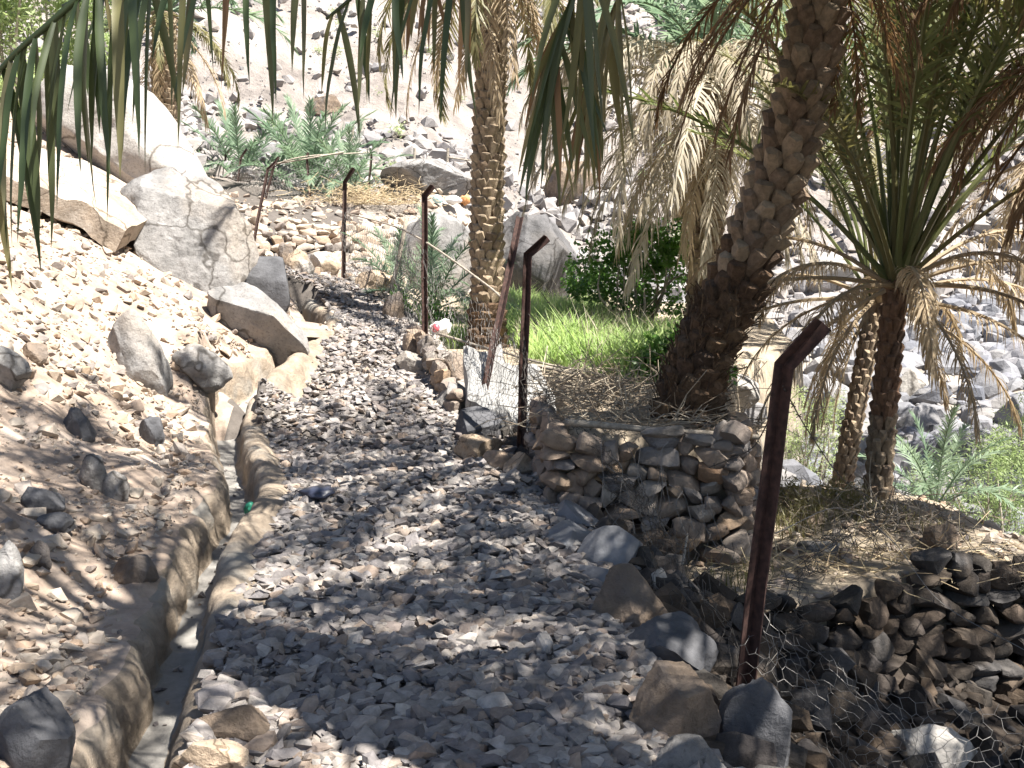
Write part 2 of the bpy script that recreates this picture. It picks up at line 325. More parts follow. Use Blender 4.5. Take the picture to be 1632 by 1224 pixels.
def pdist(poly, x, y):
    """signed distance to polygon (positive inside)"""
    poly = np.asarray(poly, float); inside = np.zeros(len(x), bool); best = np.full(len(x), 1e9)
    for a, b in zip(poly, np.roll(poly, -1, 0)):
        e = b - a; t = np.clip(((x - a[0]) * e[0] + (y - a[1]) * e[1]) / (e @ e), 0, 1)
        best = np.minimum(best, (x - a[0] - t * e[0]) ** 2 + (y - a[1] - t * e[1]) ** 2)
        c = ((a[1] > y) != (b[1] > y)); xi = (b[0] - a[0]) * (y - a[1]) / (b[1] - a[1] + 1e-12) + a[0]; inside ^= c & (x < xi)
    return np.where(inside, 1, -1) * np.sqrt(best)
T1 = [(.30, 6.95), (1.0, 6.98), (1.56, 6.9), (1.7, 8), (2.3, 10.5), (3.9, 14), (4.0, 17.5), (1.8, 20.3), (-.8, 20.8), (-1.95, 19), (-1.75, 17), (-1.25, 14), (-.72, 11.8), (-.22, 10.3), (.42, 10.05), (.52, 9.3), (.40, 8.2)]
T2 = [(1.0, 5.75), (1.7, 6.05), (3.1, 6.55), (3.7, 6.9), (3.6, 8.6), (2.6, 9.2), (1.9, 9.0), (1.2, 7.5)]
def t1z(x, y): return np.interp(y, [6, 8, 13, 17, 21], [.43, .46, .50, .72, .95])
def H(x, y, rough=True):
    x = np.asarray(x, float).ravel(); y = np.asarray(y, float).ravel()
    z = base(x, y)
    m2 = sstep(-.12, .05, pdist(T2, x, y)); z = z * (1 - m2) + m2 * (-.36 + .0 * x)
    m1 = sstep(-.10, .06, pdist(T1, x, y)); z = z * (1 - m1) + m1 * t1z(x, y)
    if rough:
        far = sstep(22, 45, y); wad = sstep(9, 16, y) * sstep(2.5, 5, x)
        z = z + n2(x, y, 1.6, 3, 3) * .03 * (1 - far) * np.where((x > chan_x(y)) & (x < edge(y)), .5, 1.4)
        z = z + (1 - far) * (n2(x, y, 5.5, 3, 15) * .016 + np.maximum(n2(x, y, 2.6, 2, 17), 0) * .03) * np.where((x < chan_x(y) - .1) | (x > edge(y)), 1, .25)
        z = z + wad * n2(x, y, .5, 3, 9) * .25 * (1 - far)
        z = z + far * (n2(x, y, .12, 5, 21) * 1.5 + np.abs(n2(x, y, .3, 3, 27)) * .7)
        led = far * sstep(0, -6, x)            # layered ledges on the left part of the hill
        st = .9; q = z + n2(x, y, .15, 2, 33) * .5; f = q / st - np.floor(q / st)
        z = z + led * st * (sstep(.55, 1, f) - f) * .8
    return z
def H1(x, y, rough=True): return float(H(np.array([x]), np.array([y]), rough)[0])
def axis(lo, hi, d0, glo, ghi, g=1.05):
    c = list(np.arange(lo, hi, d0)); a, d = c[-1], d0
    while a < ghi: d *= g; a += d; c.append(a)
    a, d = lo, d0
    while a > glo: d *= g; a -= d; c.insert(0, a)
    return np.array(c)
gx = axis(-5.5, 4.2, .06, -110, 110, 1.06); gy = axis(2.2, 13.5, .06, -14, 150, 1.045)
GX, GY = np.meshgrid(gx, gy); fx, fy = GX.ravel(), GY.ravel(); GZ = H(fx, fy)
# trench for the water channel mesh
dch = np.full(len(fx), 9.); near = (fx < 0) & (fx > -5) & (fy < 16)
dd = np.sqrt((fx[near][:, None] - chan_xy[None, ::2, 0]) ** 2 + (fy[near][:, None] - chan_xy[None, ::2, 1]) ** 2); dch[near] = dd.min(1)
GZ = GZ - .55 * (1 - sstep(.22, .29, dch))
GV = np.stack([fx, fy, GZ], 1); nx, ny = len(gx), len(gy)
ii = (np.arange(ny - 1)[:, None] * nx + np.arange(nx - 1)[None]).ravel(); GF = np.stack([ii, ii + 1, ii + nx + 1, ii + nx], 1)
cx_, cy_ = GV[GF].mean(1)[:, 0], GV[GF].mean(1)[:, 1]
def zone_of(x, y):
    zo = np.full(len(x), 4)                                      # 4 wadi
    p1 = pdist(T1, x, y) > -.05; p2 = pdist(T2, x, y) > -.05
    zo[(y < 9.5) & (x > edge(y))] = 5                            # gully
    zo[(y < 26) & (x < edge(y) + .15) & (x > -40)] = 0           # path
    zo[(y < 26) & (x < np.where(y < 14.5, chan_x(y), -3.2 - .35 * (y - 14.5)))] = 1   # bank
    zo[p1] = 2; zo[p2] = 3
    zo[y >= 26 + .15 * np.maximum(x, 0)] = 6
    return zo
zo = zone_of(cx_, cy_)
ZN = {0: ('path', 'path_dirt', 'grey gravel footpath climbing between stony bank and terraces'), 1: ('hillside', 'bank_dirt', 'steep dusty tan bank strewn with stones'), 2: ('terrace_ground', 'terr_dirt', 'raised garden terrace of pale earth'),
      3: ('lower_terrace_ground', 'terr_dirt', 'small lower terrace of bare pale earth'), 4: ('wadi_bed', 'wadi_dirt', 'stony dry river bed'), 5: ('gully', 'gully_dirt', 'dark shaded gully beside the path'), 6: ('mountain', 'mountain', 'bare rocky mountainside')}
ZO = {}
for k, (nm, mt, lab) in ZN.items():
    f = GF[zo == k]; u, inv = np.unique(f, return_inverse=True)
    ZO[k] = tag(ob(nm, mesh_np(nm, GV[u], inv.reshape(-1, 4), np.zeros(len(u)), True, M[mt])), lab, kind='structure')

# ------------------------------------------------------------------ stones
def hull(pts):
    bm = bmesh.new()
    for p in pts: bm.verts.new(p)
    r = bmesh.ops.convex_hull(bm, input=bm.verts[:])
    for v in [v for v in bm.verts if not v.link_faces]: bm.verts.remove(v)
    bmesh.ops.triangulate(bm, faces=bm.faces[:]); bmesh.ops.recalc_face_normals(bm, faces=bm.faces[:])
    bm.verts.index_update()
    V = np.array([v.co[:] for v in bm.verts]); F = np.array([[v.index for v in f.verts] for f in bm.faces]); bm.free()
    lo, hi = V.min(0), V.max(0)
    return (V - (lo + hi) / 2) / (hi - lo) * 2, F
def stone_proto(n, sq, seed):
    r = np.random.default_rng(seed); d = r.normal(size=(n, 3)); d /= np.linalg.norm(d, axis=1)[:, None]
    q = np.sign(d) * np.abs(d) ** sq; return hull(q * r.uniform(.8, 1.05, (n, 1)))
GRAV = [stone_proto(13, .8, 100 + k) for k in range(14)]
ICO = {}
def ico(sub):
    if sub not in ICO:
        bm = bmesh.new(); bmesh.ops.create_icosphere(bm, subdivisions=sub, radius=1); bm.verts.index_update()
        ICO[sub] = (np.array([v.co[:] for v in bm.verts]), np.array([[v.index for v in f.verts] for f in bm.faces])); bm.free()
    return ICO[sub]
def boulder(seed, planes=12, flat=.52, rough=.06, sub=5, flatten=None, boxy=1.0, long=None, roll=0):
    r = np.random.default_rng(seed); V, F = ico(sub); V = np.sign(V) * np.abs(V) ** boxy
    V = V * (1 + .22 * fbm(V * 1.1 + seed, 2, seed)[:, None])
    for k in range(planes):
        nv = r.normal(size=3); nv /= np.linalg.norm(nv); d = r.uniform(flat, .9); s = V @ nv; ov = np.maximum(s - d, 0); V = V - (ov * .95)[:, None] * nv
    if flatten is not None:
        nv, d = np.array(flatten[:3], float), flatten[3]; nv /= np.linalg.norm(nv); s = V @ nv; V = V - (np.maximum(s - d, 0) * .95)[:, None] * nv
    if long is not None:
        V = V * np.array(long); c_, s_ = math.cos(R(roll)), math.sin(R(roll)); V = np.stack([V[:, 0] * c_ + V[:, 2] * s_, V[:, 1], -V[:, 0] * s_ + V[:, 2] * c_], 1)
    nr = V / np.linalg.norm(V, axis=1)[:, None]
    V = V + nr * (rough * fbm(V * 2.6 + seed, 4, seed + 3) * .9)[:, None] + nr * (rough * .45 * np.abs(fbm(V * 7 + seed, 3, seed + 9)))[:, None]
    lo, hi = V.min(0), V.max(0); return (V - (lo + hi) / 2) / (hi - lo) * 2, F
BLOCK = [boulder(200 + k, 8, .5, .035, 3, None, .5) for k in range(18)]
ROUND = [boulder(240 + k, 5, .66, .05, 2, None, .85) for k in range(12)]
def rot_batch(n, tilt, r):
    a = r.uniform(0, 2 * np.pi, n); tx = r.normal(0, tilt, n); ty = r.normal(0, tilt, n)
    ca, sa = np.cos(a), np.sin(a); Z = np.zeros((n, 3, 3)); Z[:, 0, 0] = ca; Z[:, 0, 1] = -sa; Z[:, 1, 0] = sa; Z[:, 1, 1] = ca; Z[:, 2, 2] = 1
    X = np.zeros((n, 3, 3)); X[:, 0, 0] = 1; X[:, 1, 1] = np.cos(tx); X[:, 1, 2] = -np.sin(tx); X[:, 2, 1] = np.sin(tx); X[:, 2, 2] = np.cos(tx)
    Yr = np.zeros((n, 3, 3)); Yr[:, 1, 1] = 1; Yr[:, 0, 0] = np.cos(ty); Yr[:, 0, 2] = np.sin(ty); Yr[:, 2, 0] = -np.sin(ty); Yr[:, 2, 2] = np.cos(ty)
    return X @ Yr @ Z
def scatter(pos, half, tilt, parent, mat, nind, name, stuff, protos, seed):
    """stones at pos with half sizes (n,3): the nind largest in the picture as objects, the rest as one part"""
    r = np.random.default_rng(seed); n = len(pos); Rm = rot_batch(n, tilt, r); pid = r.integers(0, len(protos), n)
    px, py, f = proj(pos); vis = (px > -20) & (px < 1652) & (py > -20) & (py < 1260) & (pos[:, 1] > 0)
    score = np.where(vis, half[:, :2].max(1) / f, 0); order = np.argsort(-score); ind = set(order[:nind].tolist())
    if not hasattr(scatter, 'cache'): scatter.cache = {}
    for i in order[:nind]:
        key = (id(protos), pid[i], mat)
        if key not in scatter.cache: scatter.cache[key] = mesh_np(name, protos[pid[i]][0], protos[pid[i]][1], np.zeros(len(protos[pid[i]][0])), False, M[mat])
        mw = Matrix.Identity(4); A = Rm[i] * half[i][None, :]
        for a in range(3):
            for b in range(3): mw[a][b] = A[a, b]
            mw[a][3] = pos[i, a]
        ob(name, scatter.cache[key], parent, mw)
    rest = np.array([i for i in range(n) if i not in ind])
    if len(rest) == 0: return
    Vs, Fs, At, off = [], [], [], 0
    for k in range(len(protos)):
        s = rest[pid[rest] == k]
        if not len(s): continue
        V, F = protos[k]; W = np.einsum('nij,nvj->nvi', Rm[s], V[None] * half[s][:, None, :]) + pos[s][:, None]
        Vs.append(W.reshape(-1, 3)); Fs.append((F[None] + (np.arange(len(s)) * len(V))[:, None, None]).reshape(-1, 3) + off); At.append(np.repeat(r.random(len(s)), len(V))); off += len(s) * len(V)
    part(stuff, np.concatenate(Vs), np.concatenate(Fs), parent, M[mat], np.concatenate(At), False, 'stuff')
def sizes(n, lo, hi, flat, r, power=2.2):
    s = lo + (hi - lo) * r.random(n) ** power
    return np.stack([s * r.uniform(.8, 1.3, n), s * r.uniform(.6, 1.0, n), s * r.uniform(*flat, n)], 1)
# path gravel
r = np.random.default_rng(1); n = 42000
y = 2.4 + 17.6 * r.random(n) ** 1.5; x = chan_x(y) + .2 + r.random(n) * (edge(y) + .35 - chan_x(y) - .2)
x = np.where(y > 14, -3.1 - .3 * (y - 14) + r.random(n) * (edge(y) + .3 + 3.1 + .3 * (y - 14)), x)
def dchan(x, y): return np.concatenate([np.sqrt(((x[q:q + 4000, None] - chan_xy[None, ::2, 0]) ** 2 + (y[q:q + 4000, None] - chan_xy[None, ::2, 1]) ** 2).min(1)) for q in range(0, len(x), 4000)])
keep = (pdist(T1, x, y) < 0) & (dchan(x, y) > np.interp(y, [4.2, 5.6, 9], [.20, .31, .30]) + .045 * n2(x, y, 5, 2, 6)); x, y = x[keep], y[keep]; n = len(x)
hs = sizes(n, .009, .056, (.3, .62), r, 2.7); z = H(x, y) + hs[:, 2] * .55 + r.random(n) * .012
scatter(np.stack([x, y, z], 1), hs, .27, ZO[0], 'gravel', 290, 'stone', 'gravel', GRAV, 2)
# bank stones
r = np.random.default_rng(3); n = 15000
y = 2.2 + 16 * r.random(n) ** 1.25; w = r.random(n) ** 1.2; x = np.where(y < 14.5, chan_x(y), -3.4 - .3 * (y - 14.5)) - .24 - w * (2.6 + .35 * y)
dens = sstep(-.25, .35, n2(x, y, .9, 3, 40)) * np.interp(y, [5, 8], [.42, .75]) + sstep(6.0, 8.5, y) * .40 + .05; keep = (r.random(n) < dens) & (dchan(x, y) > .24); x, y = x[keep], y[keep]; n = len(x)
hs = sizes(n, .012, .07, (.4, .75), r, 3.4) * np.interp(y, [3, 12], [.9, 1.2])[:, None]; z = H(x, y) + hs[:, 2] * .35
scatter(np.stack([x, y, z], 1), hs, .35, ZO[1], 'bank_stone', 295, 'stone', 'scree', GRAV, 4)
r = np.random.default_rng(18); n = 14000
y = 2.2 + 8.5 * r.random(n) ** 1.2; x = chan_x(y) - .22 - r.random(n) ** 1.3 * (1.2 + .42 * y); keep = (r.random(n) < .2 + .6 * sstep(-.3, .5, n2(x, y, 1.4, 3, 44))) & (dchan(x, y) > .22); x, y = x[keep], y[keep]; n = len(x)
hs = sizes(n, .005, .026, (.4, .8), r, 2.6); z = H(x, y) + hs[:, 2] * .4
scatter(np.stack([x, y, z], 1), hs, .35, ZO[1], 'bank_stone', 0, 'stone', 'pebbles', GRAV, 19)
# gully rubble and terrace rubble
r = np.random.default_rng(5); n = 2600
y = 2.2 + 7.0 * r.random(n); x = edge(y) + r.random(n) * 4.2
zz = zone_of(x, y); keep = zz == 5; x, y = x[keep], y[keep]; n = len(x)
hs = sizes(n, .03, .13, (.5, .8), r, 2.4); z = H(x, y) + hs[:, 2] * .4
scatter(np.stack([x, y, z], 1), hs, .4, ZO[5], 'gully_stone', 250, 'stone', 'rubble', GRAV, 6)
r = np.random.default_rng(7); n = 900
x = .8 + 3.2 * r.random(n); y = 5.6 + 3.8 * r.random(n); zz = zone_of(x, y); keep = zz == 3; x, y = x[keep], y[keep]; n = len(x)
hs = sizes(n, .012, .06, (.4, .8), r, 3); z = H(x, y) + hs[:, 2] * .4
scatter(np.stack([x, y, z], 1), hs, .3, ZO[3], 'bank_stone', 60, 'stone', 'pebbles', GRAV, 8)
# wadi boulders
r = np.random.default_rng(9); n = 9000
y = 10.5 + 24 * r.random(n) ** 1.1; x = .5 + (y * .62) * r.random(n); zz = zone_of(x, y); keep = (zz == 4) & (x < y * .62); x, y = x[keep], y[keep]; n = len(x)
hs = sizes(n, .045, .36, (.5, .85), r, 3.8); z = H(x, y) + hs[:, 2] * .35
scatter(np.stack([x, y, z], 1), hs, .35, ZO[4], 'wadi_stone', 295, 'boulder', 'river_stones', ROUND, 10)
# mountain rocks, in drifts
r = np.random.default_rng(12); n = 72000
y = 25 + 52 * r.random(n) ** 1.2; x = (r.random(n) * 1.24 - .62) * y
dens = sstep(-.1, .5, n2(x, y, .10, 3, 50)) + .16 + .25 * sstep(-2, 6, x); keep = (r.random(n) < dens * .8) & (y > 26 + .15 * np.maximum(x, 0)); x, y = x[keep], y[keep]; n = len(x)
hs = sizes(n, .04, .38, (.5, .9), r, 7.5); z = H(x, y) + hs[:, 2] * .35
scatter(np.stack([x, y, z], 1), hs, .4, ZO[6], 'hill_stone', 295, 'boulder', 'scree', GRAV, 13)
# upper rubble slope between fences
r = np.random.default_rng(14); n = 1500
y = 16 + 9 * r.random(n); x = -7.5 + 6.5 * r.random(n); zz = zone_of(x, y); keep = ((zz == 0) | (zz == 4)); x, y = x[keep], y[keep]; n = len(x)
hs = sizes(n, .03, .14, (.5, .8), r, 3); z = H(x, y) + hs[:, 2] * .35
tagobj = ZO[1]
V0 = np.stack([x, y, z], 1); scatter(V0, hs, .35, ZO[1], 'bank_stone', 0, 'stone', 'rubble', GRAV, 15)

# ------------------------------------------------------------------ water channel
def build_channel():
    c = chan_xy; t = np.gradient(c[:, :2], axis=0); t /= np.linalg.norm(t, axis=1)[:, None]; nrm = np.stack([t[:, 1], -t[:, 0]], 1)   # to the right
    s = np.arange(len(c)) * np.linalg.norm(np.diff(c[:, :2], axis=0), axis=1).mean(); zp = zc(c[:, 1])
    def N1(sc, sd): return fbm(np.stack([s * sc, s * 0 + sd * 3.1, s * 0], 1), 3, sd)
    bulL = np.abs(np.sin(s * 6.2 + N1(1.3, 61) * 2.5)) ** .7 * .05 + N1(2.2, 62) * .025
    bulR = N1(1.6, 63) * .045; lip = .055 + N1(1.9, 64) * .035; wf = np.interp(c[:, 1], [3, 6, 9, 12], [.088, .092, .112, .10])
    lip = lip * sstep(4.2, 5.6, c[:, 1]) - .005 * (1 - sstep(4.2, 5.6, c[:, 1])); bulR = bulR * np.interp(c[:, 1], [4, 6], [.5, 1])
    prof = []
    def row(off, z): prof.append(np.stack([c[:, 0] + nrm[:, 0] * off, c[:, 1] + nrm[:, 1] * off, z], 1))
    def g(off): return H(c[:, 0] + nrm[:, 0] * off, c[:, 1] + nrm[:, 1] * off)
    bl = g(-.30); br = g(.34); wf = wf + .012
    wl = -wf - .02 + bulL; hl = .5 * bl + .5 * (zp + .03)
    row(wl * 0 - .44, g(-.44) - .04); row(wl * 0 - .31, bl + .018 + N1(3, 65) * .012); row(-wf - .13 + bulL * .5, hl * .7 + bl * .3 + .012 + N1(4, 70) * .016); row(wl - .055, hl + N1(4, 66) * .016); row(wl - .02, hl - .03); row(wl + .01, zp - .09)
    row(-wf + .01 + bulL * .7, zp - .18); row(-wf + .035 + bulL * .5, zp - .205 + N1(5, 69) * .008)
    row(wf - .03 + bulR * .4, zp - .205 + N1(5, 67) * .008); row(wf + bulR * .6, zp - .17); row(wf + .015 + bulR, zp - .05); row(wf + .045 + bulR, zp + lip - .012); row(wf + .10 + bulR, zp + lip + .010); row(wf + .17 + bulR * 1.1, zp + lip - .006)
    row(wf + .25 + bulR * 1.1, zp * .4 + br * .6 + .012 + N1(3, 68) * .012); row(wf * 0 + .46, g(.46) - .04)
    V = np.stack(prof, 1); k = V.shape[1]; n = V.shape[0]
    # finer across
    q = np.linspace(0, k - 1, (k - 1) * 3 + 1); a = np.clip(q.astype(int), 0, k - 2); f = (q - a)[None, :, None]; W = V[:, a] * (1 - f) + V[:, a + 1] * f
    Ws = W.copy(); Ws[:, 1:-1] = .5 * W[:, 1:-1] + .25 * (W[:, :-2] + W[:, 2:])
    qq = np.linspace(0, n - 1, n * 3); a = np.clip(qq.astype(int), 0, n - 2); f = (qq - a)[:, None, None]; Ws = Ws[a] * (1 - f) + Ws[a + 1] * f
    n, k = Ws.shape[:2]; VV = Ws.reshape(-1, 3); VV = VV + fbm(VV * 9, 3, 71)[:, None] * np.array([[.016, .006, .014]])
    i = np.arange(n - 1)[:, None] * k; j = np.arange(k - 1)[None]; F = np.stack([i + j, i + j + 1, i + k + j + 1, i + k + j], -1).reshape(-1, 4)
    col = np.tile(np.arange(k - 1), n - 1); fl = (col >= 20) & (col < 24); eb = col < 9
    ch = thing('water_channel', (chan_xy[120, 0], chan_xy[120, 1], float(zc(chan_xy[120, 1])) - .2), 'winding mud-plastered irrigation channel between dusty bank and gravel path', 'channel')
    for nm, sel, mt in (('channel_wall', ~fl & ~eb, 'channel'), ('channel_floor', fl, 'chan_floor'), ('earth_edge', eb, 'bank_dirt')):
        u, inv = np.unique(F[sel], return_inverse=True); part(nm, VV[u], inv.reshape(-1, 4), ch, M[mt], np.zeros(len(u)), True)
    return ch
CH = build_channel()
# loose stones on the earth edge of the channel
r = np.random.default_rng(26); n = 900; k = r.integers(8, 215, n); tg = np.gradient(chan_xy[:, :2], axis=0); tg /= np.linalg.norm(tg, axis=1)[:, None]
of = r.uniform(.19, .40, n); x = chan_xy[k, 0] - tg[k, 1] * of; y = chan_xy[k, 1] + tg[k, 0] * of; hs = sizes(n, .006, .04, (.45, .8), r, 3.0)
zb = H(x, y) ; z = np.where(of < .3, zb * .75 + .25 * (zc(y) + .03), zb) + .012 + hs[:, 2] * .3
scatter(np.stack([x, y, z], 1), hs, .35, ZO[1], 'bank_stone', 0, 'stone', 'edge_pebbles', GRAV, 27)
# silt stones lying in the channel
r = np.random.default_rng(16); n = 60; k = r.integers(20, 200, n)
hs = sizes(n, .008, .03, (.4, .7), r, 2); pos = np.stack([chan_xy[k, 0] + r.normal(0, .035, n), chan_xy[k, 1], zc(chan_xy[k, 1]) - .205 + hs[:, 2] * .6], 1)
scatter(pos, hs, .2, CH, 'gravel', 60, 'stone', 'pebbles', GRAV, 17)

# ------------------------------------------------------------------ boulders
def rock(x0, y0, x1, y1, Y, mat, label, dep=.8, seed=1, name='rock', sink=.25, group=None, cat='rock', ground=True, **kw):
    """boulder whose outline spans photo box (x0,y0)-(x1,y1) when standing Y metres ahead"""
    if ground:
        ys = np.linspace(Y * .72, Y * 1.25, 160); gp = np.array([P((x0 + x1) / 2, y1 - .12 * (y1 - y0), q) for q in ys]); hit = gp[:, 2] <= H(gp[:, 0], gp[:, 1])
        if hit.any() and not hit[0]: Y = ys[int(np.argmax(hit))]
    a, b = P(x0, y0, Y), P(x1, y1, Y); h = a[2] - b[2]; h2 = h * (1 + sink); w = b[0] - a[0]
    c = np.array([(a[0] + b[0]) / 2, Y + w * dep * .15, a[2] - h2 / 2])
    V, F = boulder(seed, **kw); o = ob(name, mesh_np(name, V * np.array([w / 2, w * dep / 2, h2 / 2]) + np.array([0, 0, h2 / 2]), F, np.zeros(len(V)), 'angle', M[mat]), None, T(c - np.array([0, 0, h2 / 2])))
    return tag(o, label, cat, group)
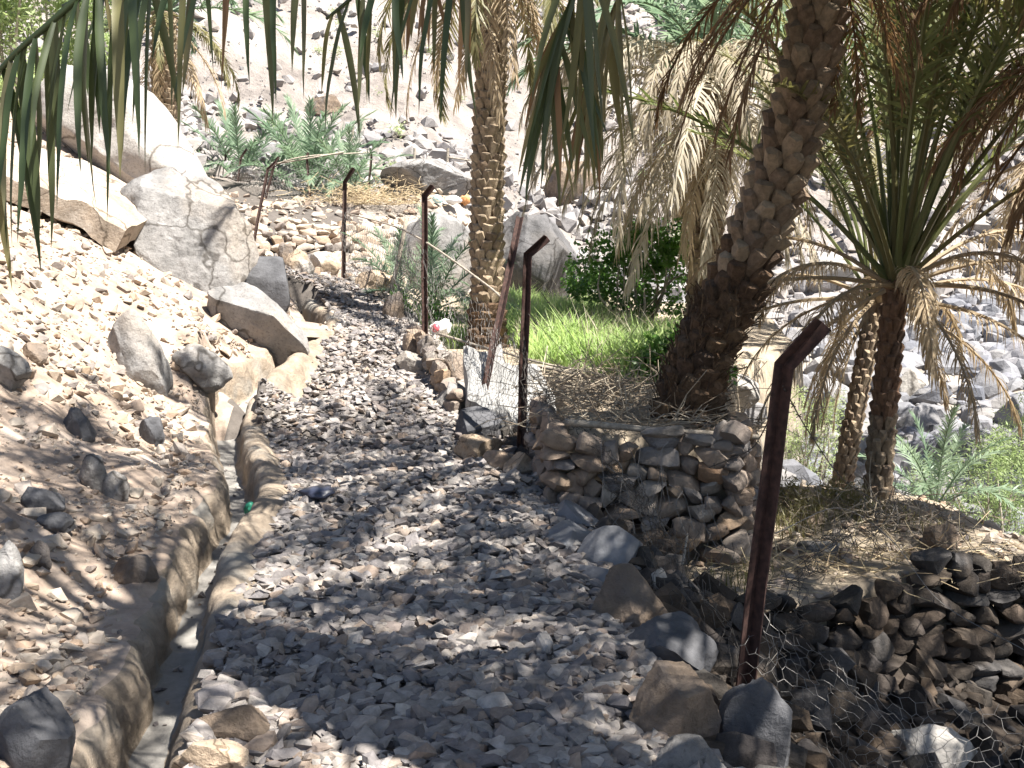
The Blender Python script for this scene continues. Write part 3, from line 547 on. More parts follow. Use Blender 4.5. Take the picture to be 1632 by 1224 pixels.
RK = [
 (40, 112, 372, 372, 16.5, 'pale_rock', 'huge pale smooth boulder on the bank below the leafy tree', dict(dep=.9, seed=31, planes=7, flat=.6, rough=.025, sub=6, name='boulder', ground=False, sink=.1, long=(1.5, 1, .85), roll=28)),
 (172, 262, 404, 462, 13.4, 'grey_rock', 'big rough grey boulder with a flat face, beside the dark block', dict(dep=.8, seed=34, planes=9, flat=.6, rough=.05, sub=6, name='boulder', long=(1.3, 1, .95), roll=25, flatten=(.35, -.75, .35, .55))),
 (362, 408, 466, 488, 14.3, 'dark_rock', 'dark squared block at the foot of the big grey boulder', dict(dep=.7, seed=36, planes=8, boxy=.55, rough=.03, long=(1.4, 1, .9), roll=14)),
 (325, 450, 496, 560, 12.1, 'grey_rock', 'long grey boulder lying beside the channel below the dark block', dict(dep=.6, seed=39, planes=5, flat=.68, rough=.04, long=(2.0, 1, .68), roll=22, flatten=(.1, -.8, -.3, .55))),
 (165, 492, 266, 610, 8.4, 'grey_rock', 'rounded grey rock half buried in the middle of the bank', dict(dep=.8, seed=41, planes=7, flat=.62, rough=.05, sink=.5, long=(1.3, 1, .9), roll=50)),
 (272, 548, 368, 610, 9.1, 'grey_rock', 'pale flat-topped rock with shaded underside on the bank', dict(dep=.8, seed=43, planes=6, flat=.65, sink=.3, long=(1.7, 1.2, .75), roll=12)),
 (-30, 550, 46, 625, 6.6, 'grey_rock', 'grey boulder at the edge of the dusty bank', dict(seed=45, planes=11)),
 (30, 545, 75, 580, 6.7, 'brown_rock', 'small brown rock leaning on the grey boulder of the bank', dict(seed=46)),
 (122, 722, 172, 785, 5.9, 'grey_rock', 'rounded pale grey cobble standing up in the dusty bank', dict(seed=47, planes=7, flat=.75)),
 (160, 750, 205, 800, 5.7, 'grey_rock', 'small rounded cobble beside the upright pale cobble', dict(seed=48, planes=7, flat=.75)),
 (92, 650, 150, 700, 6.6, 'dark_rock', 'dark rounded stone alone on the shaded bank', dict(seed=50)),
 (215, 665, 262, 712, 7.2, 'dark_rock', 'dark pointed stone in the shade above the channel bend', dict(seed=51)),
 (-25, 862, 40, 965, 4.3, 'grey_rock', 'smooth tall greenish grey stone standing in the near bank', dict(seed=53, planes=8)),
 (40, 862, 78, 905, 4.5, 'brown_rock', 'thin brown stone leaning beside the tall smooth stone', dict(seed=54)),
 (170, 885, 248, 940, 4.55, 'brown_rock', 'sharp brown stone on the lip of the bank above the channel', dict(seed=55, planes=17, flat=.5)),
 (50, 818, 118, 850, 5.3, 'dark_rock', 'flat dark stone lying on the shaded bank', dict(seed=56, planes=13)),
 (30, 775, 100, 822, 5.6, 'dark_rock', 'lumpy dark rock on the bank above flat dark stone', dict(seed=57)),
 (-30, 1120, 112, 1250, 3.05, 'dark_rock', 'large dirty dark rock set into the foot of the near bank', dict(seed=58, planes=13)),
 (295, 1128, 432, 1190, 3.4, 'brown_rock', 'long flat reddish stone lying along the channel edge', dict(dep=.5, seed=59, planes=16, flat=.5)),
 (262, 1178, 398, 1240, 3.15, 'orange_rock', 'brown angular stone below the long flat stone at the channel edge', dict(dep=.6, seed=60, planes=17, flat=.5)),
 (943, 902, 1078, 1015, 4.75, 'brown_rock', 'large brown peaked boulder on the right edge of the path', dict(dep=.8, seed=61, planes=14, rough=.05)),
 (996, 1000, 1150, 1085, 4.35, 'dark_rock', 'flat dark boulder between two brown boulders at the path edge', dict(dep=.8, seed=62, planes=12)),
 (1000, 1072, 1155, 1200, 3.75, 'brown_rock', 'large angular brown boulder beside the foot of the tall iron post', dict(dep=.8, seed=64, planes=16, flat=.55, rough=.05)),
 (1150, 1085, 1258, 1240, 4.55, 'dark_rock', 'upright dark rock behind the foot of the tall iron post', dict(dep=.8, seed=66, planes=13)),
 (1045, 1180, 1165, 1240, 3.5, 'grey_rock', 'low grey rock under the angular brown boulder', dict(seed=67)),
 (1030, 905, 1075, 955, 5.1, 'pale_rock', 'pale rounded rock behind the brown peaked boulder', dict(seed=68)),
 (918, 842, 1028, 912, 5.55, 'slate', 'tilted blue-grey slate slab in front of the stone wall', dict(dep=.5, seed=70, planes=16, flat=.5, rough=.02, flatten=(-.1, -.7, .6, .35))),
 (850, 838, 965, 872, 6.0, 'slate', 'flat slate lying on gravel next to the tilted slate slab', dict(dep=1.1, seed=71, planes=12, rough=.02, sink=1.2)),
 (865, 805, 965, 838, 6.5, 'slate', 'broad flat stone at the foot of the stone wall', dict(dep=1.1, seed=72, planes=12, rough=.02, sink=1.2)),
 (905, 905, 985, 928, 5.2, 'slate', 'low slate stone by the brown peaked boulder', dict(dep=1, seed=73, planes=12, rough=.02, sink=1.2)),
 (868, 768, 955, 812, 6.62, 'wall_stone', 'long dark block at the corner of the stone wall', dict(dep=.6, seed=75, planes=16, flat=.5)),
 (722, 650, 800, 702, 8.9, 'dark_rock', 'grey rock with black undercut below the leaning slab', dict(dep=.7, seed=76, planes=15, rough=.04)),
 (722, 692, 802, 740, 8.5, 'orange_rock', 'reddish flat rock at the foot of the leaning slab', dict(dep=.8, seed=77, planes=14)),
 (768, 718, 832, 755, 8.15, 'wall_stone', 'brown grey stone beside the base of the slender post', dict(seed=78, planes=15)),
 (800, 722, 862, 762, 7.85, 'orange_rock', 'orange brown stone in front of the base of the slender post', dict(seed=79, planes=15)),
 (690, 608, 752, 660, 9.7, 'grey_rock', 'light grey rock on the path edge above the undercut rock', dict(seed=80, planes=15)),
 (628, 560, 690, 598, 10.9, 'grey_rock', 'grey stone on path edge near the pale plastic litter', dict(seed=81)),
 (700, 560, 745, 610, 10.4, 'wall_stone', 'dark stone at the upper corner of the leaning slab', dict(seed=82)),
 (640, 530, 685, 566, 11.4, 'wall_stone', 'brown stone at the base of the third iron post', dict(seed=83)),
 (608, 464, 644, 515, 13.9, 'brown_rock', 'pointed upright tan stone on the path edge by a wooden stake', dict(dep=.5, seed=84, planes=12)),
 (560, 430, 625, 470, 15.8, 'orange_rock', 'tan rock on the upper path edge near rusty posts', dict(seed=85)),
 (770, 335, 926, 515, 18.4, 'mid_rock', 'big dark grey boulder behind the bright grass', dict(dep=.9, seed=87, planes=4, flat=.78, rough=.035, sub=6, name='boulder', ground=False, sink=.1)),
 (603, 253, 756, 322, 25.0, 'grey_rock', 'huge flat-bottomed boulder perched above the white litter bags', dict(ground=False, dep=.7, seed=88, planes=12, rough=.03, sink=-.05, sub=6, name='boulder', flatten=(-.6, -.5, -.5, .55))),
 (585, 285, 690, 335, 25.4, 'grey_rock', 'thin shelf of rock under the perched flat-bottomed boulder', dict(ground=False, dep=.8, seed=89, planes=14)),
 (610, 338, 765, 480, 21.0, 'grey_rock', 'pale sloping rock behind wire netting and palm fronds', dict(dep=.8, seed=90, planes=11, rough=.04, name='boulder')),
 (452, 396, 500, 440, 18.3, 'orange_rock', 'pale orange rock at the top of the path', dict(seed=91)),
 (492, 400, 545, 442, 18.0, 'orange_rock', 'broad pale orange rock beside a rusty post at the path top', dict(seed=92)),
 (440, 385, 470, 432, 18.8, 'brown_rock', 'brown block where the path meets the far stone wall', dict(seed=93, planes=16)),
 (1148, 596, 1210, 645, 12.5, 'pale_rock', 'pinkish pale boulder right of the leaning palm foot', dict(seed=94)),
 (1158, 638, 1222, 676, 11.5, 'wadi_stone', 'white boulder behind the end of the stone wall', dict(seed=95)),
 (1436, 590, 1482, 645, 16.5, 'pale_rock', 'tan boulder in the river bed behind the dark palm', dict(seed=96)),
 (1596, 625, 1660, 700, 15.5, 'wadi_stone', 'large pale boulder on the river bed beside feathery shrub', dict(seed=97)),
 (1496, 700, 1552, 765, 13.5, 'wadi_stone', 'blue-grey boulder beside the young palm in the river bed', dict(seed=98)),
 (1280, 400, 1370, 470, 27.0, 'pale_rock', 'broad tan boulder on the far river bank', dict(seed=99, name='boulder')),
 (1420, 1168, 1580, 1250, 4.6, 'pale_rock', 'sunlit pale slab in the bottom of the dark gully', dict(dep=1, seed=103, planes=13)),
 (868, 255, 948, 330, 35.0, 'brown_rock', 'brown rock outcrop at the foot of the mountain', dict(seed=104, planes=17, flat=.5, name='boulder')),
 (480, 150, 545, 185, 40.0, 'brown_rock', 'shaded brown rock face high on the mountainside', dict(seed=105, planes=17, flat=.5, name='boulder')),
 (1470, 835, 1530, 880, 8.3, 'brown_rock', 'dark lump of rock on rim of the lower terrace', dict(seed=106, planes=15)),
 (1270, 865, 1340, 885, 7.6, 'grey_rock', 'low flat stone in the sun on the lower terrace', dict(seed=107, planes=13)),
]
for a in RK: rock(*a[:7], **a[7])
# overhanging slab in the bank
def slab(name, corners, th, mat, label, cat='rock', seed=1, n=30):
    """thick slab over a quad of world corners (a,b,c,d)"""
    a, b, c, d = [np.asarray(q, float) for q in corners]; nv = np.cross(b - a, d - a); nv /= np.linalg.norm(nv); Vs = []
    u, v = np.meshgrid(np.linspace(0, 1, n), np.linspace(0, 1, n)); u, v = u.ravel(), v.ravel()
    e1 = fbm(np.stack([v * 3, v * 0 + seed, v * 0], 1), 3, seed); e2 = fbm(np.stack([u * 3, u * 0 + seed, u * 0 + 5], 1), 3, seed); uu = u + .06 * e1 * (2 * u - 1); vv = v + .09 * e2 * (2 * v - 1)
    S = (a[None] * ((1 - uu) * (1 - vv))[:, None] + b[None] * (uu * (1 - vv))[:, None] + c[None] * (uu * vv)[:, None] + d[None] * ((1 - uu) * vv)[:, None])
    ed = np.minimum(np.minimum(u, 1 - u), np.minimum(v, 1 - v)); rr = 1 - .35 * (1 - np.clip(ed * 7, 0, 1)) ** 2
    dz = fbm(S * 2.2, 3, seed) * .04
    top = S + nv[None] * (th / 2 * rr + dz)[:, None]; bot = S - nv[None] * (th / 2 * rr + fbm(S * 2.5, 3, seed + 5) * .04)[:, None]
    k = n * n; i = (np.arange(n - 1)[:, None] * n + np.arange(n - 1)[None]).ravel(); F = np.stack([i, i + 1, i + n + 1, i + n], 1); Fb = F[:, ::-1] + k
    ring = list(range(n)) + [q * n + n - 1 for q in range(1, n)] + [n * (n - 1) + q for q in range(n - 2, -1, -1)] + [q * n for q in range(n - 2, 0, -1)]
    ring = np.array(ring); r2 = np.roll(ring, -1); side = np.stack([r2, ring, ring + k, r2 + k], 1)
    V = np.concatenate([top, bot]); V = V + fbm(V * 4, 3, seed + 7)[:, None] * nv * .03; ctr = np.array([V[:, 0].mean(), V[:, 1].mean(), V[:, 2].min()])
    me = mesh_np(name, V - ctr, np.concatenate([F, Fb, side]), np.zeros(2 * k), 'angle', M[mat])
    return tag(ob(name, me, None, T(ctr)), label, cat)
slab('rock_slab', [P(-70, 262, 10.6), P(188, 376, 11.3), P(265, 330, 13.2), P(30, 243, 13.0)], .36, 'tan_rock', 'thick tan rock slab overhanging a hollow in the bank', seed=3)
slab('rock_slab', [P(812, 712, 9.1), P(893, 700, 9.35), P(868, 600, 9.75), P(735, 560, 9.95)], .16, 'slab_rock', 'broad light grey slab leaning behind wire netting beside slender post', seed=5)
slab('rock_slab', [P(745, 640, 9.5), P(815, 712, 9.15), P(800, 560, 9.9), P(738, 562, 10.0)], .14, 'slab_rock', 'shaded grey slab next to broad leaning slab', seed=6)

# ------------------------------------------------------------------ dry stone walls
def dry_wall(label, line, top, bot, size, batter, mat, seed, name='dry_stone_wall', thick=1.0):
    """line: plan polyline of the face foot; stones in rough courses, each its own part"""
    r = np.random.default_rng(seed); line = np.asarray(line, float); seg = np.linalg.norm(np.diff(line, axis=0), axis=1); cum = np.concatenate([[0], np.cumsum(seg)]); L = cum[-1]
    mid = [np.interp(L / 2, cum, line[:, k]) for k in (0, 1)]
    w = thing(name, (mid[0], mid[1], bot(L / 2, L)), label, 'wall'); q = 0; zlev = 0.0
    while True:
        h = size * r.uniform(.55, .95); s = -size * r.random() * .6; any_ = False
        while s < L:
            wd = size * r.uniform(.7, 1.9); sm = min(max(s + wd / 2, 0), L); zb, zt = bot(sm, L), top(sm, L)
            z = zb + zlev + h / 2 + r.normal(0, size * .07)
            if z < zt:
                any_ = True; x, y = np.interp(sm, cum, line[:, 0]), np.interp(sm, cum, line[:, 1]); k = max(0, min(len(seg) - 1, np.searchsorted(cum, sm) - 1)); t = (line[k + 1] - line[k]) / seg[k]; nrm = np.array([-t[1], t[0]])
                back = batter * (z - zb) + r.normal(0, size * .10)
                rot = Matrix.Rotation(math.atan2(t[1], t[0]), 4, 'Z') @ Euler((r.normal(0, .18), r.normal(0, .16), r.normal(0, .2))).to_matrix().to_4x4()
                hh = h * r.uniform(.85, 1.25)
                mw = T((x + nrm[0] * back, y + nrm[1] * back, z)) @ rot @ Matrix.Diagonal((wd / 2 * 1.04, size * .55 * thick, hh / 2 * 1.06, 1))
                key = (id(BLOCK), q % 18, mat)
                if key not in scatter.cache: scatter.cache[key] = mesh_np('stone', BLOCK[q % 18][0], BLOCK[q % 18][1], np.zeros(len(BLOCK[q % 18][0])), 'angle', M[mat])
                ob('stone', scatter.cache[key], w, mw); q += 1
            s += wd * .93
        zlev += h * .86
        if not any_ or q > 295: break
    return w
dry_wall('rough dry stone terrace wall under the leaning palm', [(.16, 8.2), (.20, 7.3), (.27, 6.82), (.6, 6.75), (1.1, 6.72), (1.48, 6.66), (1.66, 6.95), (1.72, 7.6)], lambda s, L: .50 + .05 * math.sin(s * 3.1), lambda s, L: -.12 if s < 1.5 else np.interp(s, [1.5, 2.9], [-.14, -.42]), .15, .10, 'wall_stone', 21)
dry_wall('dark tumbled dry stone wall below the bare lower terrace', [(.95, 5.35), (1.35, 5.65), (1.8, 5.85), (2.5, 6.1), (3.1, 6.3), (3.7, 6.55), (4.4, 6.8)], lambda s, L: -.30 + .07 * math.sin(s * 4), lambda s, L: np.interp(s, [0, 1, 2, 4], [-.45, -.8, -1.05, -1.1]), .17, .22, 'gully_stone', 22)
dry_wall('far sunlit rubble wall of rounded pale stones at the path top', [P(385, 405, 19.3)[:2], P(440, 400, 19.8)[:2], P(520, 395, 20.2)[:2], P(590, 400, 20.6)[:2]], lambda s, L: 2.28 + .1 * math.sin(s * 2), lambda s, L: 1.45, .19, .45, 'bank_stone', 23)
dry_wall('low rubble edging on the right of the gravel path', [(-.50, 9.6), (-.72, 10.4), (-.9, 11.2), (-1.15, 12.4)], lambda s, L: np.interp(s, [0, 1, 3], [.42, .66, .86]), lambda s, L: np.interp(s, [0, 1, 3], [.1, .34, .68]), .15, .1, 'wall_stone', 24)

# ------------------------------------------------------------------ palm fronds
def leaflets(B, D, ll, lw, hang, r, Nn):
    """B base points, D unit directions, 3-segment pointed blades"""
    n = len(B); seg = 3; pts = [B]; d = D.copy(); down = np.array([0, 0, -1.]); h = hang * r.uniform(.6, 1.4, n)
    for k in range(seg):
        d = d + down[None] * (h * (.45 + .35 * k))[:, None]; d /= np.linalg.norm(d, axis=1)[:, None]; pts.append(pts[-1] + d * (ll / seg)[:, None])
    ax = pts[-1] - B; w = np.cross(ax, Nn + r.normal(0, .35, (n, 3))); w /= np.linalg.norm(w, axis=1)[:, None] + 1e-9
    st = []
    for k, f in enumerate((.75, 1.0, .72)): st += [pts[k] - w * (lw * f / 2)[:, None], pts[k] + w * (lw * f / 2)[:, None]]
    st.append(pts[3]); V = np.stack(st, 1).reshape(-1, 3); b = np.arange(n)[:, None, None] * 7
    Q = (b + np.array([[0, 1, 3, 2], [2, 3, 5, 4]])[None]).reshape(-1, 4); Tt = (b + np.array([[4, 5, 6]])[None]).reshape(-1, 3)
    return V, [Q, Tt], np.repeat(r.random(n), 7)
def frond_mesh(name, mat, L=3.0, pitch=45, droop=70, n=62, ll=.42, lw=.026, hang=.25, seed=0, bare=.2, miss=0.0, curl=0):
    r = np.random.default_rng(seed); N = 16; s = np.linspace(0, 1, N); th = np.radians(pitch - droop * s ** 1.5)
    dx = np.cos(th) * L / (N - 1); dz = np.sin(th) * L / (N - 1)
    rp = np.stack([np.concatenate([[0], np.cumsum(dx)[:-1]]), curl * s ** 2 * L, np.concatenate([[0], np.cumsum(dz)[:-1]])], 1)
    rad = .021 * (1 - s) ** .8 + .004; V0, F0 = tube(rp, rad, 5)
    V0[:5] = rp[0] + (V0[:5] - rp[0]) * 1.8
    out = [(V0, F0)]; at = [np.full(len(V0), .55)]
    for side in (-1, 1):
        q = (np.arange(n) + r.uniform(0, .8, n)) / n; sl = bare + (1 - bare) * q ** .95; k = r.random(n) > miss; sl = sl[k]; m = len(sl)
        B = np.stack([np.interp(sl, s, rp[:, c]) for c in range(3)], 1); tl = np.interp(sl, s, th)
        Tn = np.stack([np.cos(tl), 0 * tl, np.sin(tl)], 1); Nn = np.stack([-np.sin(tl), 0 * tl, np.cos(tl)], 1); Bn = np.array([[0, side, 0.]])
        a = np.radians(np.interp(sl, [bare, .6, 1], [62, 46, 18])) + r.normal(0, .12, m); v = r.normal(.35, .3, m)
        D = Tn * np.cos(a)[:, None] + (Bn * np.cos(v)[:, None] + Nn * np.sin(v)[:, None]) * np.sin(a)[:, None]
        lng = ll * np.interp(sl, [bare, bare + .12, .5, .85, 1], [.45, .85, 1, .75, .5]) * r.uniform(.85, 1.12, m)
        V, F, A = leaflets(B, D, lng, np.full(m, lw) * r.uniform(.8, 1.2, m), hang, r, Nn); out.append((V, F)); at.append(A)
    V, F = merge(out); return mesh_np(name, V, F, np.concatenate(at), False, M[mat])
FR = {}
for pt, dr in ((82, 26), (70, 45), (55, 62), (38, 75), (18, 75), (0, 62)):
    for sd in range(2): FR.setdefault('green', []).append((pt, frond_mesh('frond', 'frond_green', 3.0, pt, dr, lw=.02, hang=.16, seed=300 + pt + sd, curl=.06 * (1 - 2 * sd))))
    FR.setdefault('olive', []).append((pt, frond_mesh('frond', 'frond_olive', 2.9, pt, dr + 10, hang=.3, seed=400 + pt)))
    FR.setdefault('pale', []).append((pt, frond_mesh('frond', 'frond_pale', 2.6, pt, dr, n=46, lw=.034, hang=.12, seed=450 + pt)))
for pt, dr in ((84, 20), (72, 28), (60, 36), (46, 48)):
    for sd in range(2): FR.setdefault('fan', []).append((pt, frond_mesh('frond', ('frond_fan', 'frond_olive')[sd], 3.0, pt, dr, n=46, ll=.30, lw=.022, hang=.12, seed=350 + pt + sd, bare=.36, curl=.05 * (1 - 2 * sd))))
for pt, dr in ((34, 120), (15, 105), (-5, 80), (-28, 55), (-50, 35)):
    for sd in range(2): FR.setdefault('straw', []).append((pt, frond_mesh('frond', 'frond_straw', 3.0, pt, dr, n=70, ll=.46, lw=.02, hang=.8, seed=620 + pt + sd, miss=.05, curl=.1 * (1 - 2 * sd))))
for pt, dr in ((38, 100), (22, 100), (5, 75), (-20, 55)):
    FR.setdefault('thin', []).append((pt, frond_mesh('frond', 'frond_dry', 2.3, pt, dr, n=60, ll=.30, lw=.014, hang=.9, seed=580 + pt, bare=.26, miss=.12)))
for pt, dr in ((30, 95), (5, 80), (-20, 60), (-45, 38), (-66, 20)):
    for sd in range(2): FR.setdefault('dry', []).append((pt, frond_mesh('frond', 'frond_dry', 2.6, pt, dr, n=56, ll=.40, lw=.02, hang=.75, seed=500 + pt + sd, miss=.12, curl=.08 * (1 - 2 * sd))))
    FR.setdefault('brown', []).append((pt, frond_mesh('frond', 'frond_brown', 2.6, pt, dr, n=58, ll=.42, lw=.02, hang=.6, seed=550 + pt, miss=.08)))
def add_frond(palm, top, az, pitch, kind, scale, r, off=.06):
    opts = sorted(FR[kind], key=lambda q: abs(q[0] - pitch) + r.random() * 6); me = opts[0][1]
    az_r = R(az); p = np.asarray(top, float) + np.array([math.cos(az_r) * off, math.sin(az_r) * off, 0])
    mw = T(p) @ Euler((r.normal(0, .07), R(opts[0][0] - pitch) * .7, az_r)).to_matrix().to_4x4() @ Matrix.Scale(scale, 4)
    return ob('frond', me, palm, mw)
def crown(palm, top, spec, seed, scale=1.0, off=.06):
    """spec rows: (count, pitch_hi, pitch_lo, kind, length, az_lo, az_hi, rise)"""
    r = np.random.default_rng(seed); g = 0
    for cnt, p0, p1, kind, ln, a0, a1, rise in spec:
        for k in range(cnt):
            g += 137.5; az = (g % 360) if a1 - a0 >= 360 else a0 + (a1 - a0) * ((k + r.random() * .8) / cnt)
            f = (k + .5) / cnt; add_frond(palm, np.asarray(top) + np.array([0, 0, rise]), az, p0 + (p1 - p0) * f + r.normal(0, 4), kind, scale * ln * r.uniform(.9, 1.1), r, off)
def leafbase_proto(seed):
    r = np.random.default_rng(seed)
    p = np.array([(0, -.05, -.75), (-.5, .22, .02), (.5, .22, .02), (0, .55, -.02), (-.37, .72, .42), (.37, .72, .42), (0, .98, .38), (-.5, -.3, .1), (.5, -.3, .1), (-.4, -.3, .55), (.4, -.3, .55), (-.3, .3, .56), (.3, .3, .56), (-.3, .1, -.5), (.3, .1, -.5)], float)
    p += r.normal(0, .05, p.shape); bm = bmesh.new()
    for q in p: bm.verts.new(q)
    bmesh.ops.convex_hull(bm, input=bm.verts[:])
    for v in [v for v in bm.verts if not v.link_faces]: bm.verts.remove(v)
    bmesh.ops.triangulate(bm, faces=bm.faces[:]); bmesh.ops.recalc_face_normals(bm, faces=bm.faces[:]); bm.verts.index_update()
    V = np.array([v.co[:] for v in bm.verts]); F = np.array([[v.index for v in f.verts] for f in bm.faces]); bm.free(); return V, F
LB = [leafbase_proto(600 + k) for k in range(6)]; LBC = {}
def palm(name, label, pts, radii, around, row, mats, seed, group=None, depth=1.0, rag=.06, nind=290, wide=1.0, limit=None):
    """trunk along pts with spiralling cut leaf bases; mats: function of height fraction -> material key"""
    r = np.random.default_rng(seed); c = spline(pts, 60); t0 = np.linspace(0, 1, len(pts)); rad = np.interp(np.linspace(0, 1, 60), t0, radii)
    pl = thing(name, c[0], label, 'palm tree', group)
    Vt, Ft = tube(c, rad, 14); tr = part('trunk', Vt, Ft, pl, M['trunk'], np.zeros(len(Vt)), True)
    seg = np.linalg.norm(np.diff(c, axis=0), axis=1); cum = np.concatenate([[0], np.cumsum(seg)]); L = cum[-1]; tt, aa, bb = frames(c)
    items = []; s, k = row * .3, 0
    while s < (limit or L):
        f = s / L; ctr = np.array([np.interp(s, cum, c[:, q]) for q in range(3)]); j = min(59, int(np.searchsorted(cum, s))); rr = np.interp(s, cum, rad); ax = tt[j]
        for q in range(around):
            an = 2 * np.pi * (q + .5 * (k % 2)) / around + r.normal(0, rag) ; nv = aa[j] * math.cos(an) + bb[j] * math.sin(an)
            w = 2 * np.pi * rr / around * wide * r.uniform(.92, 1.08); h = row * 1.42 * r.uniform(.85, 1.15); dp = .088 * depth * r.uniform(.75, 1.25)
            X = np.cross(nv, ax); Z = ax * 1.0 + nv * r.normal(.02, rag); Z /= np.linalg.norm(Z)
            pos = ctr + nv * rr * .97 + ax * r.normal(0, row * rag * 1.5)
            items.append((pos, X * w, nv * dp, Z * h, mats(f, r), r.integers(0, 6), nv))
        s += row; k += 1
    pos = np.array([i[0] for i in items]); nvs = np.array([i[6] for i in items]); px, py, fz = proj(pos)
    view = np.array([0, 0, EYE]) - pos; view /= np.linalg.norm(view, axis=1)[:, None]; facing = (nvs * view).sum(1)
    score = np.where((px > -10) & (px < 1642) & (py > -20) & (py < 1240), facing + 1, 0); order = np.argsort(-score); nn = min(nind, int((score > .85).sum()))
    for i in order[:nn]:
        p, X, Y, Z, mt, v, _ = items[i]
        if (v, mt) not in LBC: LBC[(v, mt)] = mesh_np('leaf_base', LB[v][0], LB[v][1], np.zeros(len(LB[v][0])), False, M[mt])
        mw = Matrix(((X[0], Y[0], Z[0], p[0]), (X[1], Y[1], Z[1], p[1]), (X[2], Y[2], Z[2], p[2]), (0, 0, 0, 1))); ob('leaf_base', LBC[(v, mt)], tr, mw)
    grp = {}
    for i in order[nn:]:
        p, X, Y, Z, mt, v, _ = items[i]; W = LB[v][0] @ np.array([X, Y, Z]) + p; grp.setdefault(mt, []).append((W, [LB[v][1]]))
    for mt, lst in grp.items():
        V, F = merge(lst); part('leaf_bases', V, F, tr, M[mt], np.repeat(r.random(len(lst)), [len(q[0]) for q in lst]), False, 'stuff')
    return pl, tr, c[-1]
def pick(*a): return lambda f, r: a[int(r.integers(0, len(a)))]
# straight palm behind the path
def m1(f, r): return 'leaf_base_dark' if f < .12 else ('leaf_base' if r.random() > .12 else 'leaf_base_brown')
G = 'date palms of the oasis'
pl1, tr1, top1 = palm('date_palm', 'straight tan palm trunk rising from the bright grass', [P(776, 562, 13.0), P(776, 470, 13.0), P(777, 300, 13.0), P(783, 100, 13.0), P(786, -60, 13.0), P(786, -150, 13)], [.24, .17, .16, .158, .155, .15], 8, .105, m1, 31, depth=.72, wide=1.06)
crown(pl1, top1, [(5, 84, 60, 'green', .9, 0, 360, 0), (4, 60, 30, 'green', .85, 0, 360, -.05), (10, -22, -62, 'olive', .85, 0, 360, -.2), (10, -30, -70, 'dry', .85, 0, 360, -.25)], 41)
# leaning palm
def m2(f, r): return 'leaf_base_dark' if f < .36 + r.normal(0, .03) else ('leaf_base' if r.random() < .75 else 'leaf_base_brown')
pl2, tr2, top2 = palm('date_palm', 'thick leaning palm with rough dark foot above the stone wall', [P(1085, 690, 7.75), P(1112, 585, 7.7), P(1172, 455, 7.55), P(1235, 300, 7.35), P(1285, 120, 7.1), P(1308, -20, 6.95), P(1325, -190, 6.8)], [.20, .175, .16, .148, .138, .13, .12], 7, .115, m2, 32, depth=1.0, rag=.06, wide=.98)
crown(pl2, top2, [(10, 84, 60, 'green', 1.15, 0, 360, 0), (12, 58, 25, 'green', 1.2, 150, 420, -.05), (6, 22, -5, 'olive', 1.05, 160, 410, -.12), (6, -20, -58, 'brown', .6, 135, 215, -.22), (6, -45, -70, 'brown', .45, 300, 430, -.25)], 42)
# ragged fibres at its foot
r = np.random.default_rng(33); A, B_ = [], []
for k in range(900):
    f = r.random() * .42; c = spline([P(1085, 690, 7.75), P(1112, 585, 7.7), P(1172, 455, 7.55), P(1235, 300, 7.35)], 40)[int(f / .42 * 26)]
    an = r.uniform(0, 6.28); p = c + np.array([math.cos(an), math.sin(an), 0]) * r.uniform(.2, .25); A.append(p); B_.append(p + np.array([math.cos(an) * .05, math.sin(an) * .05, 0]) * r.random() + r.normal(0, .03, 3) + np.array([.02, 0, r.uniform(.02, .1)]))
V, F = sticks(A, B_, .005); part('fibre', V, F, tr2, M['leaf_base_dark'], np.repeat(r.random(900), 6), False, 'stuff')
# dark young palm on the right
def m3(f, r): return 'leaf_base_red' if f > .42 else 'leaf_base_brown' if r.random() < .3 else 'leaf_base'
pl3, tr3, top3 = palm('date_palm', 'palm with dark reddish upper trunk and tall green fan on the lower terrace', [P(1397, 830, 8.6), P(1405, 700, 8.6), P(1418, 560, 8.6), P(1430, 435, 8.6)], [.10, .082, .075, .075], 7, .10, m3, 34, depth=.5)
crown(pl3, top3, [(16, 87, 74, 'fan', 1.08, 0, 360, 0), (20, 75, 58, 'fan', 1.08, 0, 360, -.03), (5, 55, 42, 'fan', .95, 0, 360, -.06), (14, 40, 0, 'thin', .85, 0, 360, -.1), (4, -5, -30, 'thin', .7, 0, 360, -.12)], 43)
# thin leaning palm behind it
pl5, tr5, top5 = palm('date_palm', 'slender leaning palm with dry skirt just behind the dark trunked palm', [P(1340, 780, 9.9), P(1362, 660, 9.9), P(1385, 540, 9.9), P(1398, 470, 9.9)], [.085, .072, .068, .068], 7, .085, pick('leaf_base', 'leaf_base', 'leaf_base_brown'), 35, depth=.4)
crown(pl5, top5, [(8, 84, 64, 'fan', .8, 0, 360, 0), (4, 62, 48, 'fan', .8, 0, 360, 0), (9, 30, -25, 'thin', .85, 0, 360, -.05), (5, -40, -72, 'dry', .5, 120, 200, -.1)], 45)
# palm with grey skirt behind the leaning one
pl4, tr4, top4 = palm('date_palm', 'pale palm with a skirt of dry fronds behind the leaning palm', [P(1118, 530, 14.2), P(1124, 420, 14.2), P(1132, 300, 14.2), P(1140, 135, 14.2)], [.20, .185, .18, .17], 8, .10, pick('leaf_base', 'leaf_base', 'leaf_base_brown'), 36, depth=.8)
crown(pl4, top4, [(10, 84, 60, 'pale', 1.2, 0, 360, 0), (16, 60, 20, 'pale', 1.25, 0, 360, 0), (16, 36, 8, 'straw', 1.05, 130, 300, .1), (12, 20, -10, 'straw', 1.1, 0, 360, 0), (24, -5, -55, 'straw', .9, 0, 360, -.1), (10, -35, -68, 'dry', .9, 0, 360, -.12)], 46)
